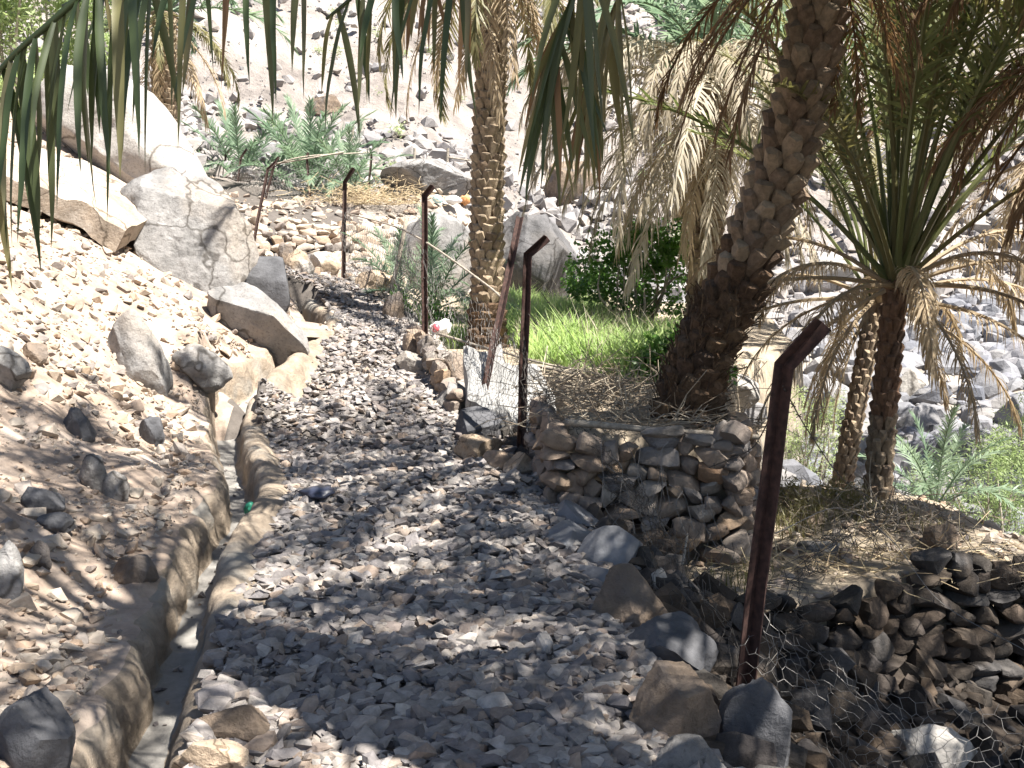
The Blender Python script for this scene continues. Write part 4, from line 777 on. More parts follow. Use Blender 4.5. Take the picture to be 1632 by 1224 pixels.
# palm at the far right behind
pl6, tr6, top6 = palm('date_palm', 'broad palm with olive crown growing in the river bed behind the fan palm', [P(1740, 640, 13.2), P(1735, 480, 13.2), P(1720, 220, 13.2)], [.2, .18, .17], 8, .1, pick('leaf_base', 'leaf_base_brown'), 37)
crown(pl6, top6, [(10, 84, 60, 'olive', 1.2, 0, 360, 0), (8, 60, 15, 'olive', 1.25, 0, 360, 0), (10, 55, 10, 'brown', 1.2, 0, 360, 0), (14, 10, -30, 'dry', 1.0, 0, 360, -.1)], 47)
# two palms beside the viewer, trunks out of the picture, crowns overhead
pl7, tr7, top7 = palm('date_palm', 'palm beside the viewer whose long leaflets hang into the top of the view', [(2.35, 1.3, -.85), (2.2, 1.5, .8), (1.7, 2.1, 2.7), (.75, 3.1, 4.85)], [.24, .21, .20, .18], 8, .11, pick('leaf_base_brown'), 38, nind=0)
crown(pl7, top7, [(10, 84, 62, 'green', 1.1, 0, 360, 0), (17, 60, 34, 'green', 1.15, 0, 360, -.05), (4, 48, 32, 'green', 1.2, 270, 400, -.08), (5, 44, 30, 'green', 1.15, 150, 260, -.08)], 48)
pl8, tr8, top8 = palm('date_palm', 'palm beyond the gully whose brown dead fronds droop in from the side', [(4.9, 3.5, -1.05), (4.8, 3.6, 1), (4.45, 3.9, 4.1)], [.22, .2, .18], 8, .11, pick('leaf_base_brown'), 39, nind=0)
crown(pl8, top8, [(12, 84, 60, 'green', 1.1, 0, 360, 0), (30, 58, 24, 'green', 1.15, 0, 360, -.05), (5, 50, 22, 'olive', 1.2, 120, 250, -.05), (6, 12, -25, 'brown', 1.0, 140, 200, -.1), (6, -20, -50, 'brown', .85, 130, 230, -.15)], 49)

pl10, tr10, top10 = palm('date_palm', 'palm beside the lower terrace whose ragged brown fronds overhang the fan palm', [(4.75, 7.3, -1.35), (4.7, 7.3, .8), (4.5, 7.2, 3.45)], [.2, .18, .16], 8, .11, pick('leaf_base_brown'), 51, nind=0)
crown(pl10, top10, [(8, 84, 55, 'olive', 1.0, 0, 360, 0), (9, 40, 10, 'brown', .85, 110, 260, -.05), (14, 5, -55, 'brown', .75, 110, 250, -.12), (6, -30, -65, 'brown', .7, 140, 220, -.15)], 52)
# long leaflets hanging close to the viewer: each one its own piece
def near_frond(ctrl, n, ll, lw, mat, seed, hang, s0=0.0, side_mix=1.0, rr=.012):
    r = np.random.default_rng(seed); c = spline(ctrl, 40); rad = np.linspace(rr, .004, 40); V, F = tube(c, rad, 6); o = ob('frond', mesh_np('frond', rel(pl7, V), F, np.full(len(V), .5), True, M[mat]), pl7, T(WM[pl7].translation))
    t, a, b = frames(c); at_ = 0
    for k in range(n):
        f = s0 + (1 - s0) * (k + r.random() * .6) / n; j = min(39, int(f * 39)); p = c[j]; side = 1 if k % 2 else -1
        lg = ll * np.interp(f, [0, .5, 1], [.95, 1, .7]) * r.uniform(.7, 1.3); w = lw * r.uniform(.55, 1.2)
        hg = hang * r.uniform(.1, .6); d = t[j] * r.uniform(-.05, .45) + a[j] * side * r.uniform(.05, .5) * side_mix + np.array([0, 0, -1]) * r.uniform(.35, 1.1); d /= np.linalg.norm(d); pts = [np.zeros(3)]; N = 8
        for q in range(N):
            d = d + np.array([0, 0, -1]) * hg + r.normal(0, .03, 3); d /= np.linalg.norm(d); pts.append(pts[-1] + d * lg / N)
        pts = np.array(pts); ax = pts[-1] - pts[0]; an = r.uniform(-.9, .9); w0 = np.cross(ax, np.array([math.sin(an), -math.cos(an), .1])); w0 /= np.linalg.norm(w0)
        nv = np.cross(w0, ax); nv /= np.linalg.norm(nv); prof = np.array([.55, .85, 1, 1, .95, .85, .65, .36, .02]) * w / 2
        L_ = pts - w0 * prof[:, None] + nv * prof[:, None] * .35; R_ = pts + w0 * prof[:, None] + nv * prof[:, None] * .35
        V = np.stack([L_, pts, R_], 1).reshape(-1, 3); i = np.arange(N)[:, None] * 3; F = np.concatenate([np.stack([i[:, 0] + q, i[:, 0] + q + 1, i[:, 0] + q + 4, i[:, 0] + q + 3], 1) for q in (0, 1)])
        ob('leaflet', mesh_np('leaflet', V, F, np.full(len(V), r.random()), True, M[mat if r.random() > .22 else ('frond_olive' if r.random() < .7 else 'frond_brown')]), o, T(p))
C7 = np.array(top7)
near_frond([C7, (.55, 2.15, 3.75), P(330, -210, 2.25), P(118, 2, 2.2), P(0, 112, 2.2), P(-130, 290, 2.25)], 40, .44, .022, 'frond_near', 71, .5, .38)
near_frond([C7, (.9, 2.4, 3.8), P(640, -260, 2.5), P(380, -130, 2.5), P(230, -60, 2.5), P(100, 10, 2.6)], 20, .40, .020, 'frond_near', 72, .6, .42)
near_frond([C7, (1.4, 2.5, 3.6), P(860, -160, 2.7), P(720, -80, 2.75), P(600, -30, 2.8), P(520, 30, 2.85)], 17, .38, .020, 'frond_near', 73, .55, .5)
near_frond([C7, (1.5, 2.9, 3.5), P(1010, -190, 3.0), P(930, -40, 3.1), P(890, 60, 3.15), P(875, 130, 3.2)], 28, .46, .020, 'frond_near', 74, .35, .5)
near_frond([C7, (1.7, 2.9, 3.4), P(1060, -130, 3.2), P(985, 0, 3.3), P(945, 110, 3.35), P(930, 170, 3.4)], 30, .44, .02, 'frond_olive', 75, .35, .5)
near_frond([C7, (1.2, 2.6, 3.7), P(760, -140, 2.9), P(690, -60, 3.0), P(640, -20, 3.0)], 9, .34, .018, 'frond_brown', 76, .6, .5)

# ------------------------------------------------------------------ young palms and far palms
def young_palm(label, p, kind, n, ln, seed, group=None, plo=20, name='young_palm'):
    g = H1(p[0], p[1]) if p[2] is None else p[2]; o = thing(name, (p[0], p[1], g), label, 'palm tree', group)
    V, F = tube([(p[0], p[1], g - .1), (p[0], p[1], g + .12 * ln), (p[0], p[1], g + .2 * ln)], [.10 * ln + .03, .12 * ln + .03, .05], 8); part('trunk', V, F, o, M['leaf_base_dark'], np.zeros(len(V)))
    crown(o, (p[0], p[1], g + .12 * ln), [(n // 3, 86, 68, kind, ln, 0, 360, 0), (n - n // 3, 66, plo, kind, ln, 0, 360, 0)], seed, off=.03); return o
for lab, px, py, Y, kind, n, ln, sd in [
    ('small bright young palm in the river bed by blue-grey boulder', 1490, 812, 10.6, 'pale', 14, .40, 81),
    ('stemless palm behind the netting between rusty posts', 690, 500, 15.6, 'pale', 13, .55, 82),
    ('low stemless palm behind netting beside the wooden stake', 640, 480, 16.6, 'pale', 11, .5, 83),
    ('bushy blue-green palm behind the far fence next to huge pale boulder', 385, 322, 27.5, 'pale', 22, .95, 84),
    ('tallest bushy palm behind the far fence', 492, 322, 27.0, 'pale', 26, 1.0, 85),
    ('low spreading palm at the end of the far fence', 560, 318, 26.0, 'pale', 18, .7, 86)]:
    p = P(px, py, Y); young_palm(lab, (p[0], p[1], p[2]), kind, n, ln, sd)
p = P(265, 245, 24.0)
pl9, tr9, top9 = palm('date_palm', 'drooping palm rising behind the huge pale boulder', [P(262, 260, 23), P(262, 150, 23), P(262, 20, 23)], [.25, .22, .2], 8, .12, pick('leaf_base'), 40, nind=60)
crown(pl9, top9, [(8, 84, 60, 'pale', 1.0, 0, 360, 0), (14, 55, 5, 'pale', 1.05, 0, 360, 0), (8, -10, -45, 'olive', .8, 0, 360, 0), (6, -30, -60, 'dry', .9, 0, 360, -.1)], 50)

# ------------------------------------------------------------------ shrubs, tree, grass
def foliage(ctrs, radii, nleaf, ll, lw, r):
    n = nleaf; k = r.integers(0, len(ctrs), n); d = r.normal(size=(n, 3)); d /= np.linalg.norm(d, axis=1)[:, None]; p = ctrs[k] + d * (radii[k] * r.random(n) ** .45)[:, None]
    a = r.normal(size=(n, 3)) + d * .6; a /= np.linalg.norm(a, axis=1)[:, None]; w = np.cross(a, r.normal(size=(n, 3))); w /= np.linalg.norm(w, axis=1)[:, None]
    s = r.uniform(.6, 1.25, n)[:, None]; V = np.stack([p, p + a * ll * .45 * s - w * lw / 2 * s, p + a * ll * s, p + a * ll * .45 * s + w * lw / 2 * s], 1).reshape(-1, 3)
    return V, (np.arange(n)[:, None] * 4 + np.array([[0, 1, 2, 3]])), np.repeat(r.random(n), 4)
def shrub(name, label, p, w, h, d, mat, nclump, nleaf, ll, lw, seed, cat='shrub', group=None, stems=14, cr=.2, trunk=None):
    r = np.random.default_rng(seed); p = np.asarray(p, float); o = thing(name, p, label, cat, group)
    c = r.normal(size=(nclump, 3)); c /= np.linalg.norm(c, axis=1)[:, None]; c = c * (r.random(nclump) ** .4)[:, None]
    c = p + np.array([0, 0, h * .55]) + c * np.array([w / 2, d / 2, h * .47]); rad = r.uniform(.5, 1.3, nclump) * cr
    V, F, A = foliage(c, rad, nleaf, ll, lw, r); part('foliage', V, F, o, M[mat], A)
    st = []
    for k in range(stems):
        q = c[r.integers(0, nclump)]; b = p + np.append(r.normal(0, .04 * w, 2), -.05); m = (b + q) / 2 + r.normal(0, .06 * w, 3); st.append(tube(spline([b, m, q], 7), np.linspace(.012 * w + .004, .004, 7) * (2.2 if trunk and k < 3 else 1), 5))
    V, F = merge(st); part('stem' if not trunk else 'trunk', V, F, o, M['wood'], np.zeros(len(V))); return o
shrub('leafy_bush', 'dense dark green bush behind the bright grass', (1.85, 15.0, H1(1.85, 15.0)), 2.3, 1.5, 1.6, 'bush', 60, 5200, .085, .05, 91, cr=.24)
shrub('leafy_bush', 'low dark green plants between the grass and leaning palm', (1.6, 9.9, H1(1.6, 9.9)), 1.1, .42, 1.1, 'bush', 22, 1800, .07, .045, 92, cr=.14)
shrub('leafy_bush', 'small green bush growing on top of the dark grey boulder side', (1.2, 17.6, H1(1.2, 17.6)), .9, .8, .7, 'bush', 16, 1300, .07, .04, 93, cr=.17)
shrub('leafy_bush', 'mixed green undergrowth below the stemless palms behind the netting', (-1.25, 14.4, H1(-1.25, 14.4)), 1.0, .75, .9, 'bush', 18, 1600, .06, .03, 94, cr=.17)
shrub('feathery_shrub', 'large feathery pale green shrub at the river bed edge', P(1590, 900, 11.8), 2.0, 1.5, 1.4, 'feather', 60, 9000, .055, .012, 95, cr=.22, stems=26)
shrub('feathery_shrub', 'feathery shrub behind the tall iron post', P(1290, 800, 12.6), 1.1, 1.35, .9, 'feather', 34, 4200, .055, .012, 96, cr=.2, stems=18)
shrub('feathery_shrub', 'thin feathery shrub behind the pinkish boulder', P(1205, 650, 15.5), .9, 1.0, .7, 'feather', 16, 1300, .05, .011, 97, cr=.18)
shrub('feathery_shrub', 'wispy feathery shrub among river bed boulders by white boulder', P(1640, 800, 13.8), 1.6, 1.7, 1.0, 'feather', 34, 4200, .05, .012, 98, cr=.22)
shrub('dry_undergrowth', 'dry weeds and twigs on the lower terrace behind the iron post', P(1290, 850, 8.2), .9, .42, .6, 'frond_olive', 22, 1100, .08, .012, 99, cr=.12, stems=50)
shrub('dry_undergrowth', 'straggly dry weeds at the foot of the dark trunked palm', P(1440, 865, 8.2), .9, .30, .5, 'frond_olive', 16, 700, .08, .012, 100, cr=.1, stems=50)
shrub('leafy_tree', 'hazy green leafy tree behind huge pale boulder', P(30, 260, 21.5), 4.6, 5.4, 3, 'feather', 80, 17000, .15, .055, 101, cat='tree', cr=.55, stems=16, trunk=True)
shrub('leafy_bush', 'small yellow green shrub at the foot of the tall rough mountain', P(1075, 395, 33), 1.0, .6, .8, 'feather', 8, 400, .08, .03, 102, cr=.2)
r = np.random.default_rng(103)
for k in range(30):
    px = r.uniform(430, 1120); py = r.uniform(20, 330); ys = np.linspace(28, 85, 240); pp = np.array([P(px, py, q) for q in ys]); hz = H(pp[:, 0], pp[:, 1]); i = int(np.argmax(pp[:, 2] < hz + .02))
    if i == 0: continue
    q = np.array([pp[i, 0], pp[i, 1], hz[i]]); s_ = r.uniform(.35, .75)
    shrub('desert_shrub', 'small dry pale green shrub dotted on the rocky mountainside', q, s_, s_ * .7, s_, 'feather', 5, 90, .12, .04, 200 + k, group='shrubs on the mountainside', cr=.2, stems=5)
def grass(label, poly, n, hgt, wd, mat, seed, zfun, lean=.35):
    r = np.random.default_rng(seed); poly = np.asarray(poly, float); lo, hi = poly.min(0), poly.max(0); x = lo[0] + (hi[0] - lo[0]) * r.random(n * 3); y = lo[1] + (hi[1] - lo[1]) * r.random(n * 3)
    pd = pdist(poly, x, y); k = (pd > -.1) & (r.random(len(x)) < sstep(-.1, .35, pd + n2(x, y, 1.2, 2, seed) * .35) * (.35 + .65 * sstep(-.35, .25, n2(x, y, 2.2, 2, seed + 4)))); x, y = x[k][:n], y[k][:n]; n = len(x)
    b = np.stack([x, y, zfun(x, y) - .02], 1); an = r.uniform(0, 6.28, n); dv = np.stack([np.cos(an), np.sin(an), 0 * an], 1); w = np.stack([-np.sin(an), np.cos(an), 0 * an], 1)
    h = hgt * r.uniform(.55, 1.2, n) * (1 + .4 * n2(x, y, 1.5, 2, seed + 1)); ln = h * lean * r.uniform(.2, 1.6, n); wdt = wd * r.uniform(.7, 1.3, n)
    m = b + np.stack([0 * h, 0 * h, h * .6], 1) + dv * (ln * .35)[:, None]; t = b + np.stack([0 * h, 0 * h, h * .95], 1) + dv * ln[:, None]
    V = np.stack([b - w * wdt[:, None] / 2, b + w * wdt[:, None] / 2, m - w * wdt[:, None] * .4, m + w * wdt[:, None] * .4, t], 1).reshape(-1, 3); o5 = np.arange(n)[:, None] * 5
    c = b.mean(0); me = mesh_np('grass', V - c, [o5 + np.array([[0, 1, 3, 2]]), o5 + np.array([[2, 3, 4]])], np.repeat(r.random(n), 5), False, M[mat])
    return tag(ob('grass', me, None, T(c)), label, 'grass', kind='stuff')
hz = lambda x, y: H(x, y)
grass('lush bright green grass patch on the garden terrace', [(-.15, 13.2), (.45, 10.6), (1.0, 9.6), (1.8, 9.5), (2.2, 12.5), (1.9, 15), (1.3, 17.6), (-.4, 17.6), (-.6, 15)], 10500, .36, .020, 'grass', 111, hz, .7)
grass('dry seeding stems standing among the bright green grass', [(.1, 13.0), (.6, 10.6), (1.8, 10.0), (2.1, 12.5), (1.8, 15), (1.2, 17.4), (-.3, 17.4)], 1100, .48, .009, 'frond_straw', 115, hz, .6)
grass('fringe of green grass left of the straight palm foot', [(-1.1, 13.2), (-.55, 12.7), (-.45, 14.6), (-1.3, 15)], 1600, .26, .014, 'grass', 112, hz)
grass('thin dry grass below the right end of the stone wall', [(.95, 5.9), (1.6, 6.1), (1.8, 6.6), (1.1, 6.55)], 380, .16, .006, 'frond_olive', 113, hz, .8)
grass('dry sparse weeds behind the iron post on the lower terrace', [(1.9, 7.2), (3.2, 7.3), (3.3, 8.7), (2.0, 8.7)], 900, .14, .007, 'frond_olive', 114, hz, .9)

def brush(name, label, p, w, d, h, n, ln, rad, mat, seed, cat='brush'):
    r = np.random.default_rng(seed); p = np.asarray(p, float); o = None
    A = p + np.stack([r.normal(0, w / 3.2, n), r.normal(0, d / 3.2, n), np.abs(r.normal(0, h / 2, n))], 1); dv = r.normal(size=(n, 3)) * np.array([1, 1, .45]); dv /= np.linalg.norm(dv, axis=1)[:, None]
    L_ = ln * r.uniform(.3, 1, n)[:, None]; Mid = A + dv * L_ * .5; d2 = dv + r.normal(0, .35, (n, 3)); d2 /= np.linalg.norm(d2, axis=1)[:, None]; Bp = Mid + d2 * L_ * .5
    lo = p[2] - .01; A[:, 2] = np.maximum(A[:, 2], lo); Bp[:, 2] = np.maximum(Bp[:, 2], lo); Mid[:, 2] = np.maximum(Mid[:, 2], lo)
    V, F = merge([sticks(A, Mid, rad), sticks(Mid, Bp, rad * .7)]); at = np.concatenate([np.repeat(q, 6) for q in (r.random(n), r.random(n))])
    return tag(ob(name, mesh_np(name, V - p, F, at, False, M[mat]), None, T(p)), label, cat, kind='stuff')
brush('brushwood', 'tangle of dry twigs spilling off the terrace beside the leaning palm foot', (.85, 8.3, .46), 1.1, .6, .25, 340, .55, .004, 'twig', 121)
brush('brushwood', 'dry twigs heaped along the edge of the leaning grey slab', (.62, 9.2, .44), .7, .4, .2, 160, .5, .004, 'twig', 122)
brush('straw_heap', 'heap of dry straw by the wire fence below the perched boulder', P(590, 325, 23.5), 2.0, 1.2, .4, 700, .5, .006, 'straw', 123, 'straw')
brush('brushwood', 'dead twigs littering the terrace behind the stone wall pole', (.95, 7.4, .45), 1.2, .5, .08, 260, .5, .004, 'twig', 127)
brush('straw_tuft', 'pale dry grass tuft between green plants and leaning palm', (1.25, 10.0, .48), .5, .4, .28, 300, .35, .003, 'straw', 124, 'straw')
brush('brushwood', 'dead twigs tangled in the wire netting on the lower terrace rim', P(1400, 850, 7.6), 1.0, .5, .25, 260, .5, .004, 'twig', 125)
brush('twig_litter', 'scattered dry stalks lying on the bare lower terrace', [2.3, 6.7, -.34], 1.6, .6, .04, 220, .5, .004, 'straw', 126, 'twigs')

def pole(name, label, pts, rad, mat, cat='pole', n=14, taper=.6):
    c = spline(pts, n); c = c + fbm(c * 3, 2, len(label))[:, None] * np.array([[0.3, 0.3, 1]]) * rad * .6; V, F = tube(c, np.linspace(rad, rad * taper, n), 7); b = c[np.argmin(c[:, 2])]
    return tag(ob(name, mesh_np(name, V - b, F, np.zeros(len(V)), True, M[mat]), None, T(b)), label, cat)
pole('wooden_pole', 'weathered pole lying along the top of the stone wall', [P(900, 672, 6.95), P(1050, 686, 6.9), P(1210, 696, 6.85)], .026, 'wood')
pole('wooden_pole', 'long thin cane across the top of the leaning slab', [P(700, 532, 10.6), P(840, 572, 10.0), P(1000, 606, 9.6)], .014, 'wood')
pole('wooden_pole', 'short pale pole beside the cane above the leaning slab', [P(840, 580, 9.95), P(940, 600, 9.75), P(985, 618, 9.7)], .022, 'wood')
br = thing('forked_branch', P(1085, 945, 5.75), 'bare forked branch standing in dry grass below the stone wall', 'branch')
V, F = tube(spline([P(1080, 950, 5.75), P(1088, 900, 5.8), P(1096, 850, 5.95)], 8), np.linspace(.012, .006, 8), 6); part('stem', V, F, br, M['wood'], np.zeros(len(V)))
V, F = tube(spline([P(1084, 915, 5.78), P(1062, 888, 5.7), P(1058, 905, 5.6), P(1068, 930, 5.55)], 9), np.linspace(.009, .004, 9), 6); part('side_branch', V, F, br, M['wood'], np.zeros(len(V)))
pole('stick', 'pale stick lying on the channel lip beside navy plastic', [P(440, 772, 7.5), P(478, 792, 7.2)], .014, 'wood', 'stick')

# ------------------------------------------------------------------ fences
def angle_post(parent, base_p, bend_p, tip_p, w, mat, az=0.6, name='post'):
    """angle-iron post with a bent top arm: L section, corner towards the path"""
    base_p, bend_p, tip_p = [np.asarray(q, float) for q in (base_p, bend_p, tip_p)]; th = max(.006, w * .12)
    sec = np.array([(0, 0), (w, 0), (w, th), (th, th), (th, w), (0, w)]) - np.array([w * .25, w * .25])
    def ring(p, d, rot):
        d = d / np.linalg.norm(d); x = np.array([math.cos(rot), math.sin(rot), 0.]); x = x - d * (x @ d); x /= np.linalg.norm(x); y = np.cross(d, x); return np.array([p + x * s[0] + y * s[1] for s in sec])
    d1, d2 = bend_p - base_p, tip_p - bend_p; dm = d1 / np.linalg.norm(d1) + d2 / np.linalg.norm(d2)
    mid = [base_p + d1 * f + np.array([.004 * math.sin(f * 9), .004 * math.cos(f * 7), 0]) for f in (0, .25, .5, .75)]
    rings = [ring(p, d1, az) for p in mid] + [ring(bend_p, dm, az), ring(tip_p, d2, az)]; V = np.concatenate(rings); F = []
    for i in range(len(rings) - 1):
        for j in range(6): F.append((i * 6 + j, i * 6 + (j + 1) % 6, i * 6 + 6 + (j + 1) % 6, i * 6 + 6 + j))
    e = (len(rings) - 1) * 6; F += [(e, e + 1, e + 2, e + 3), (e, e + 3, e + 4, e + 5)]
    return part(name, V, np.array(F), parent, M[mat])
def net(parent, fn, nu, nv, rad, mat, name='wire_netting', jit=.004, seed=0, drop=0.0):
    """hexagonal netting over the surface fn(u,v); cells nu x nv"""
    r = np.random.default_rng(seed); idx = {}; pts = []
    def vid(a, b):
        if (a, b) not in idx: idx[(a, b)] = len(pts); pts.append((a, b))
        return idx[(a, b)]
    E = []
    for j in range(nv):
        for i in range(nu):
            x0 = i + .5 * (j % 2); y0 = j * 1.0
            a, b, c, d = vid(2 * x0, 3 * y0), vid(2 * x0 + 1, 3 * y0 + 1), vid(2 * x0 + 1, 3 * y0 + 3), vid(2 * x0 - 1, 3 * y0 + 1)
            E += [(a, b), (b, c), (d, a)]
    p = np.array(pts, float); u = np.clip(p[:, 0] / (2 * nu), 0, 1); v = np.clip(p[:, 1] / (3 * nv), 0, 1); W = fn(u, v) + r.normal(0, jit, (len(p), 3)); E = np.array(E)
    ln = np.linalg.norm(W[E[:, 0]] - W[E[:, 1]], axis=1); E = E[(r.random(len(E)) >= drop) & (ln < np.median(ln) * 4)]
    V, F = sticks(W[E[:, 0]], W[E[:, 1]], rad); return part(name, V, F, parent, M[mat])
def curtain(line, bot, top, slump=0, seed=0, wob=.03):
    """fence surface over a 3D line: u along, v up; slump lets the middle sag"""
    line = np.asarray(line, float)
    def fn(u, v):
        q = u * (len(line) - 1); i = np.clip(q.astype(int), 0, len(line) - 2); f = (q - i)[:, None]; g = line[i] * (1 - f) + line[i + 1] * f
        span = np.sin(np.pi * (q - i)); t = np.interp(u, np.linspace(0, 1, len(top)), top) - slump * span; b = np.interp(u, np.linspace(0, 1, len(bot)), bot)
        w = np.stack([n2(u * 6 + seed, v * 3, 1.0, 2, seed + 5), n2(u * 6 + seed + 9, v * 3, 1.0, 2, seed + 8), n2(u * 7, v * 3 + seed, 1.0, 2, seed + 11) * .5], 1) * wob
        return g + np.stack([0 * u, 0 * u, b + (t - b) * v], 1) + w
    return fn
fz = H1(1.05, 4.25)
B1, K1, T1p = P(1168, 1215, 4.25), P(1249, 582, 4.15), P(1311, 514, 4.1)
F1 = thing('wire_fence', B1, 'rusty iron post fence with sagging wire netting along the right of the path', 'fence')
pp = angle_post(F1, B1 - np.array([0, 0, .12]), K1, T1p, .058, 'rust', -2.55)
tag(pp, 'tallest rust-brown iron post with bent top')
B2, K2, T2p = P(829, 728, 8.55), P(841, 406, 8.5), P(872, 378, 8.45)
angle_post(F1, B2 - np.array([0, 0, .1]), K2, T2p, .052, 'rust', -2.4)
B3, K3, T3p = P(677, 545, 11.7), P(677, 312, 11.7), P(690, 296, 11.65)
angle_post(F1, B3 - np.array([0, 0, .1]), K3, T3p, .05, 'rust', -2.4)
angle_post(F1, P(768, 640, 9.5), P(806, 460, 9.9), P(829, 346, 10.2), .05, 'rust', -2.4)       # thin leaning iron
B4, K4, T4p = P(547, 448, 17.3), P(550, 290, 17.2), P(564, 268, 17.1)
angle_post(F1, B4 - np.array([0, 0, .1]), K4, T4p, .05, 'rust_thin', -2.4)
V, F = tube(spline([P(622, 468, 15.2), P(634, 420, 15.2), P(648, 348, 15.2)], 8), np.linspace(.035, .03, 8), 7); tag(part('post', V, F, F1, M['wood'], np.zeros(len(V)), True), 'grey weathered wooden stake')
V, F = tube(spline([P(552, 340, 17.2), P(620, 358, 15.3), P(677, 385, 11.75), P(770, 450, 10.6), P(800, 475, 10.2)], 22), .011, 6); part('rail', V, F, F1, M['wood'], np.zeros(len(V)), True)
# netting, sagging between the posts
Q1 = np.array([.25, 4.3, 0]) * 0 + B1
net(F1, curtain([B1, (.72, 6.1, -.05), (.35, 7.4, .15), B2], [.05, .15, .02, .0], [.98, .30, .55, 1.05], 0.0, 3, .10), 64, 13, .0016, 'wire_dark', jit=.012, seed=3, drop=.06)
net(F1, curtain([B2, (-.28, 9.8, .3), B3], [.0, .05, 0], [1.05, .95, 1.1], .15, 5, .05), 48, 15, .0019, 'wire', jit=.008, seed=4, drop=.03)
net(F1, curtain([B3, (-1.6, 14.4, .9), B4], [0, .05, 0], [1.05, 1.1, 1.15], .1, 6, .04), 60, 12, .003, 'wire', jit=.006, seed=5)
E1 = np.array([2.9, 3.55, -.98])
net(F1, curtain([B1, (1.75, 3.95, -.72), E1], [.0, .0, .1], [.72, .62, .85], .05, 7, .06), 40, 14, .0012, 'wire', jit=.006, seed=6, drop=.03)
net(F1, curtain([B1 + np.array([.02, .1, .5]), P(1330, 830, 6.0), P(1460, 830, 6.6), P(1640, 900, 6.4)], [-.35, -.25, -.15, -.2], [.22, .15, .18, .1], .05, 8, .16), 34, 7, .0018, 'wire_dark', jit=.025, seed=7, drop=.15)
# barbed strands
def strand(pts, rad, mat, barbs, seed):
    c = spline(pts, 60); r = np.random.default_rng(seed); V, F = tube(c, rad, 4); out = [(V, F)]; A, B_ = [], []
    for k in range(barbs):
        p = c[int((k + .5) / barbs * 59)]
        for q in range(2): d = r.normal(size=3); d /= np.linalg.norm(d); A.append(p - d * .014); B_.append(p + d * .014)
    out.append(sticks(A, B_, rad * .8)); V, F = merge(out); part('barbed_wire', V, F, F1, M[mat])
strand([P(1250, 620, 4.12), P(1290, 690, 4.6), P(1345, 765, 5.4), P(1400, 800, 6.4)], .0032, 'wire_dark', 12, 1)
strand([P(1248, 615, 4.15), P(1215, 690, 4.9), P(1190, 720, 5.6), P(1130, 745, 6.4)], .0032, 'wire_dark', 10, 2)
strand([P(845, 440, 8.5), P(900, 520, 8.7), P(985, 640, 8.0), P(1040, 720, 6.9), P(1060, 800, 6.45)], .003, 'wire_dark', 10, 3)
strand([P(842, 500, 8.5), P(930, 600, 7.9), P(1010, 730, 6.6), P(1040, 850, 6.25)], .0025, 'wire_dark', 8, 4)
strand([P(1235, 850, 4.2), P(1340, 810, 5.6), P(1420, 860, 6.0), P(1500, 960, 5.6), P(1640, 1040, 5.0)], .0026, 'wire', 6, 5)
# curled wire ends
for k in range(16):
    p = P(random.uniform(960, 1130), random.uniform(690, 800), 6.35); strand([p, p + np.array([random.uniform(-.05, .12), -.08, random.uniform(-.2, -.05)]), p + np.array([random.uniform(-.05, .2), -.12, random.uniform(-.42, -.25)])], .0018, 'wire', 0 + 1, 20 + k)
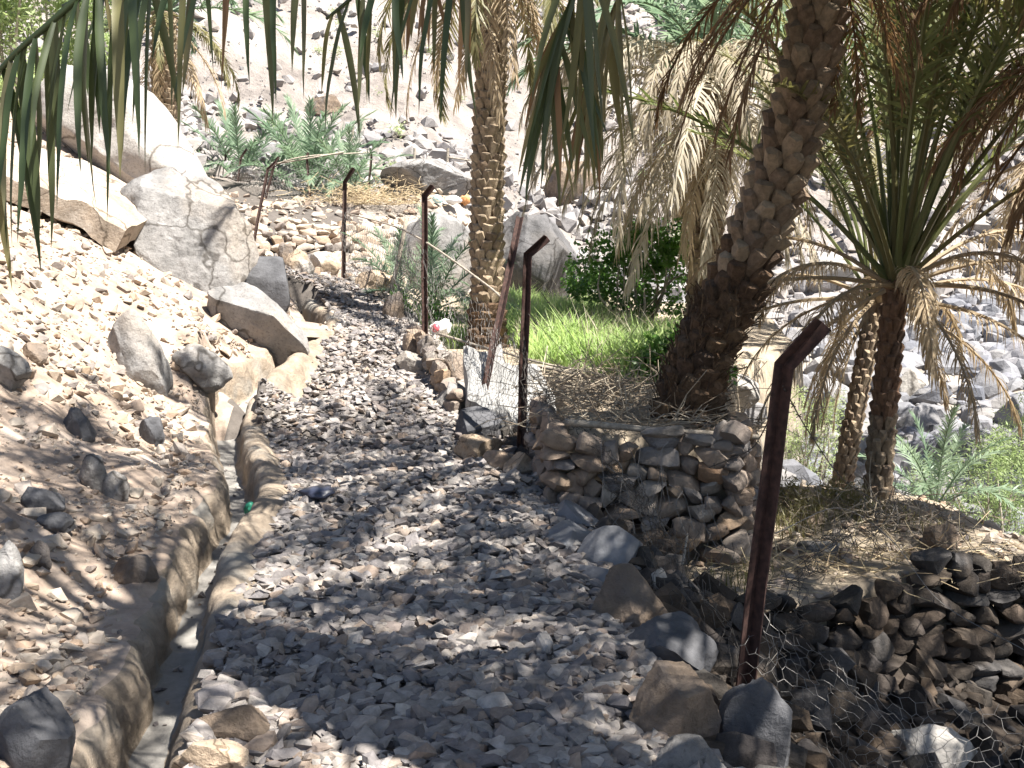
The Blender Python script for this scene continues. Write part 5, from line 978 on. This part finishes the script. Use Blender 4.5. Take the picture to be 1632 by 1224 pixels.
# far fence at left
F2 = thing('wire_fence', P(400, 415, 19.5), 'far fence of bent thin iron posts and netting in front of the bushy palms', 'fence')
for a, b, c, Y in [((354, 336), (360, 246), (368, 236), 27), ((372, 345), (384, 252), (393, 238), 26), ((399, 415), (427, 270), (440, 258), 19.5), ((417, 345), (437, 262), (444, 250), 25), ((496, 334), (489, 250), (492, 243), 25), ((586, 322), (592, 250), (590, 236), 26)]:
    angle_post(F2, P(*a, Y), P(*b, Y), P(*c, Y), .042, 'rust_thin', -2.4)
ln2 = [P(372, 345, 26), P(417, 345, 25), P(496, 334, 25), P(586, 322, 26)]
net(F2, curtain(ln2, [0, 0, 0, 0], [1.25, 1.2, 1.15, 1.0], .05, 9, .03), 50, 14, .0042, 'wire', jit=.004, seed=9)
for pts in ([P(437, 262, 25), P(490, 249, 25), P(592, 243, 26)], [P(437, 262, 25), P(505, 250, 25), P(548, 242, 25.5)]):
    V, F = tube(spline(pts, 10), .018, 5); part('rail', V, F, F2, M['wood'], np.zeros(len(V)))
F3 = thing('pole_fence', P(690, 262, 29), 'thin stakes and rails of a far fence behind the perched boulder', 'fence')
for x, yt, yb in ((658, 236, 275), (711, 236, 275), (751, 245, 300), (560, 200, 225)):
    V, F = tube([P(x, yb, 29), P(x + 2, (yb + yt) / 2, 29), P(x + 3, yt, 29)], .035, 6); part('stake', V, F, F3, M['wood'], np.zeros(len(V)))
V, F = tube([P(711, 250, 29), P(751, 256, 29)], .02, 5); part('rail', V, F, F3, M['wood'], np.zeros(len(V)))

# ------------------------------------------------------------------ litter
def bag(name, label, p, w, h, mat, seed, cat='bag', extra=None):
    V, F = boulder(seed, planes=5, flat=.6, rough=.22, sub=3); o = ob(name, mesh_np(name, V * np.array([w / 2, w / 2.4, h / 2]) + np.array([0, 0, h / 2]), F, None, True, M[mat]), None, T(p)); tag(o, label, cat)
    if extra:
        V, F = boulder(seed + 1, planes=4, rough=.2, sub=2); e = w * .42; ob(extra[0], mesh_np(extra[0], V * e / 2 + np.array([-w * .18, -w * .3, h * .5]), F, None, True, M[extra[1]]), o, T(p))
    return o
bag('plastic_bag', 'crumpled white plastic bag with red print at the foot of the straight palm', P(702, 537, 12.3), .26, .22, 'bag_white', 131, extra=('red_print', 'bag_red'))
bag('plastic_bag', 'white plastic bags stuffed under the perched boulder', P(722, 327, 24.2), .42, .22, 'bag_white', 133)
bag('plastic_bag', 'pale blue plastic bag under the perched boulder', P(697, 325, 24.1), .25, .22, 'bag_blue', 135)
bag('sack', 'orange sack under the perched boulder behind straight palm', P(741, 328, 24.6), .25, .26, 'sack', 137, 'sack')
bag('plastic_scrap', 'crumpled green plastic scrap on the channel edge', P(398, 822, 7.05), .09, .10, 'plastic_green', 139, 'litter')
bag('plastic_sheet', 'dark navy plastic sheet half buried beside the channel lip', P(505, 792, 6.75), .26, .07, 'plastic_navy', 141, 'litter')
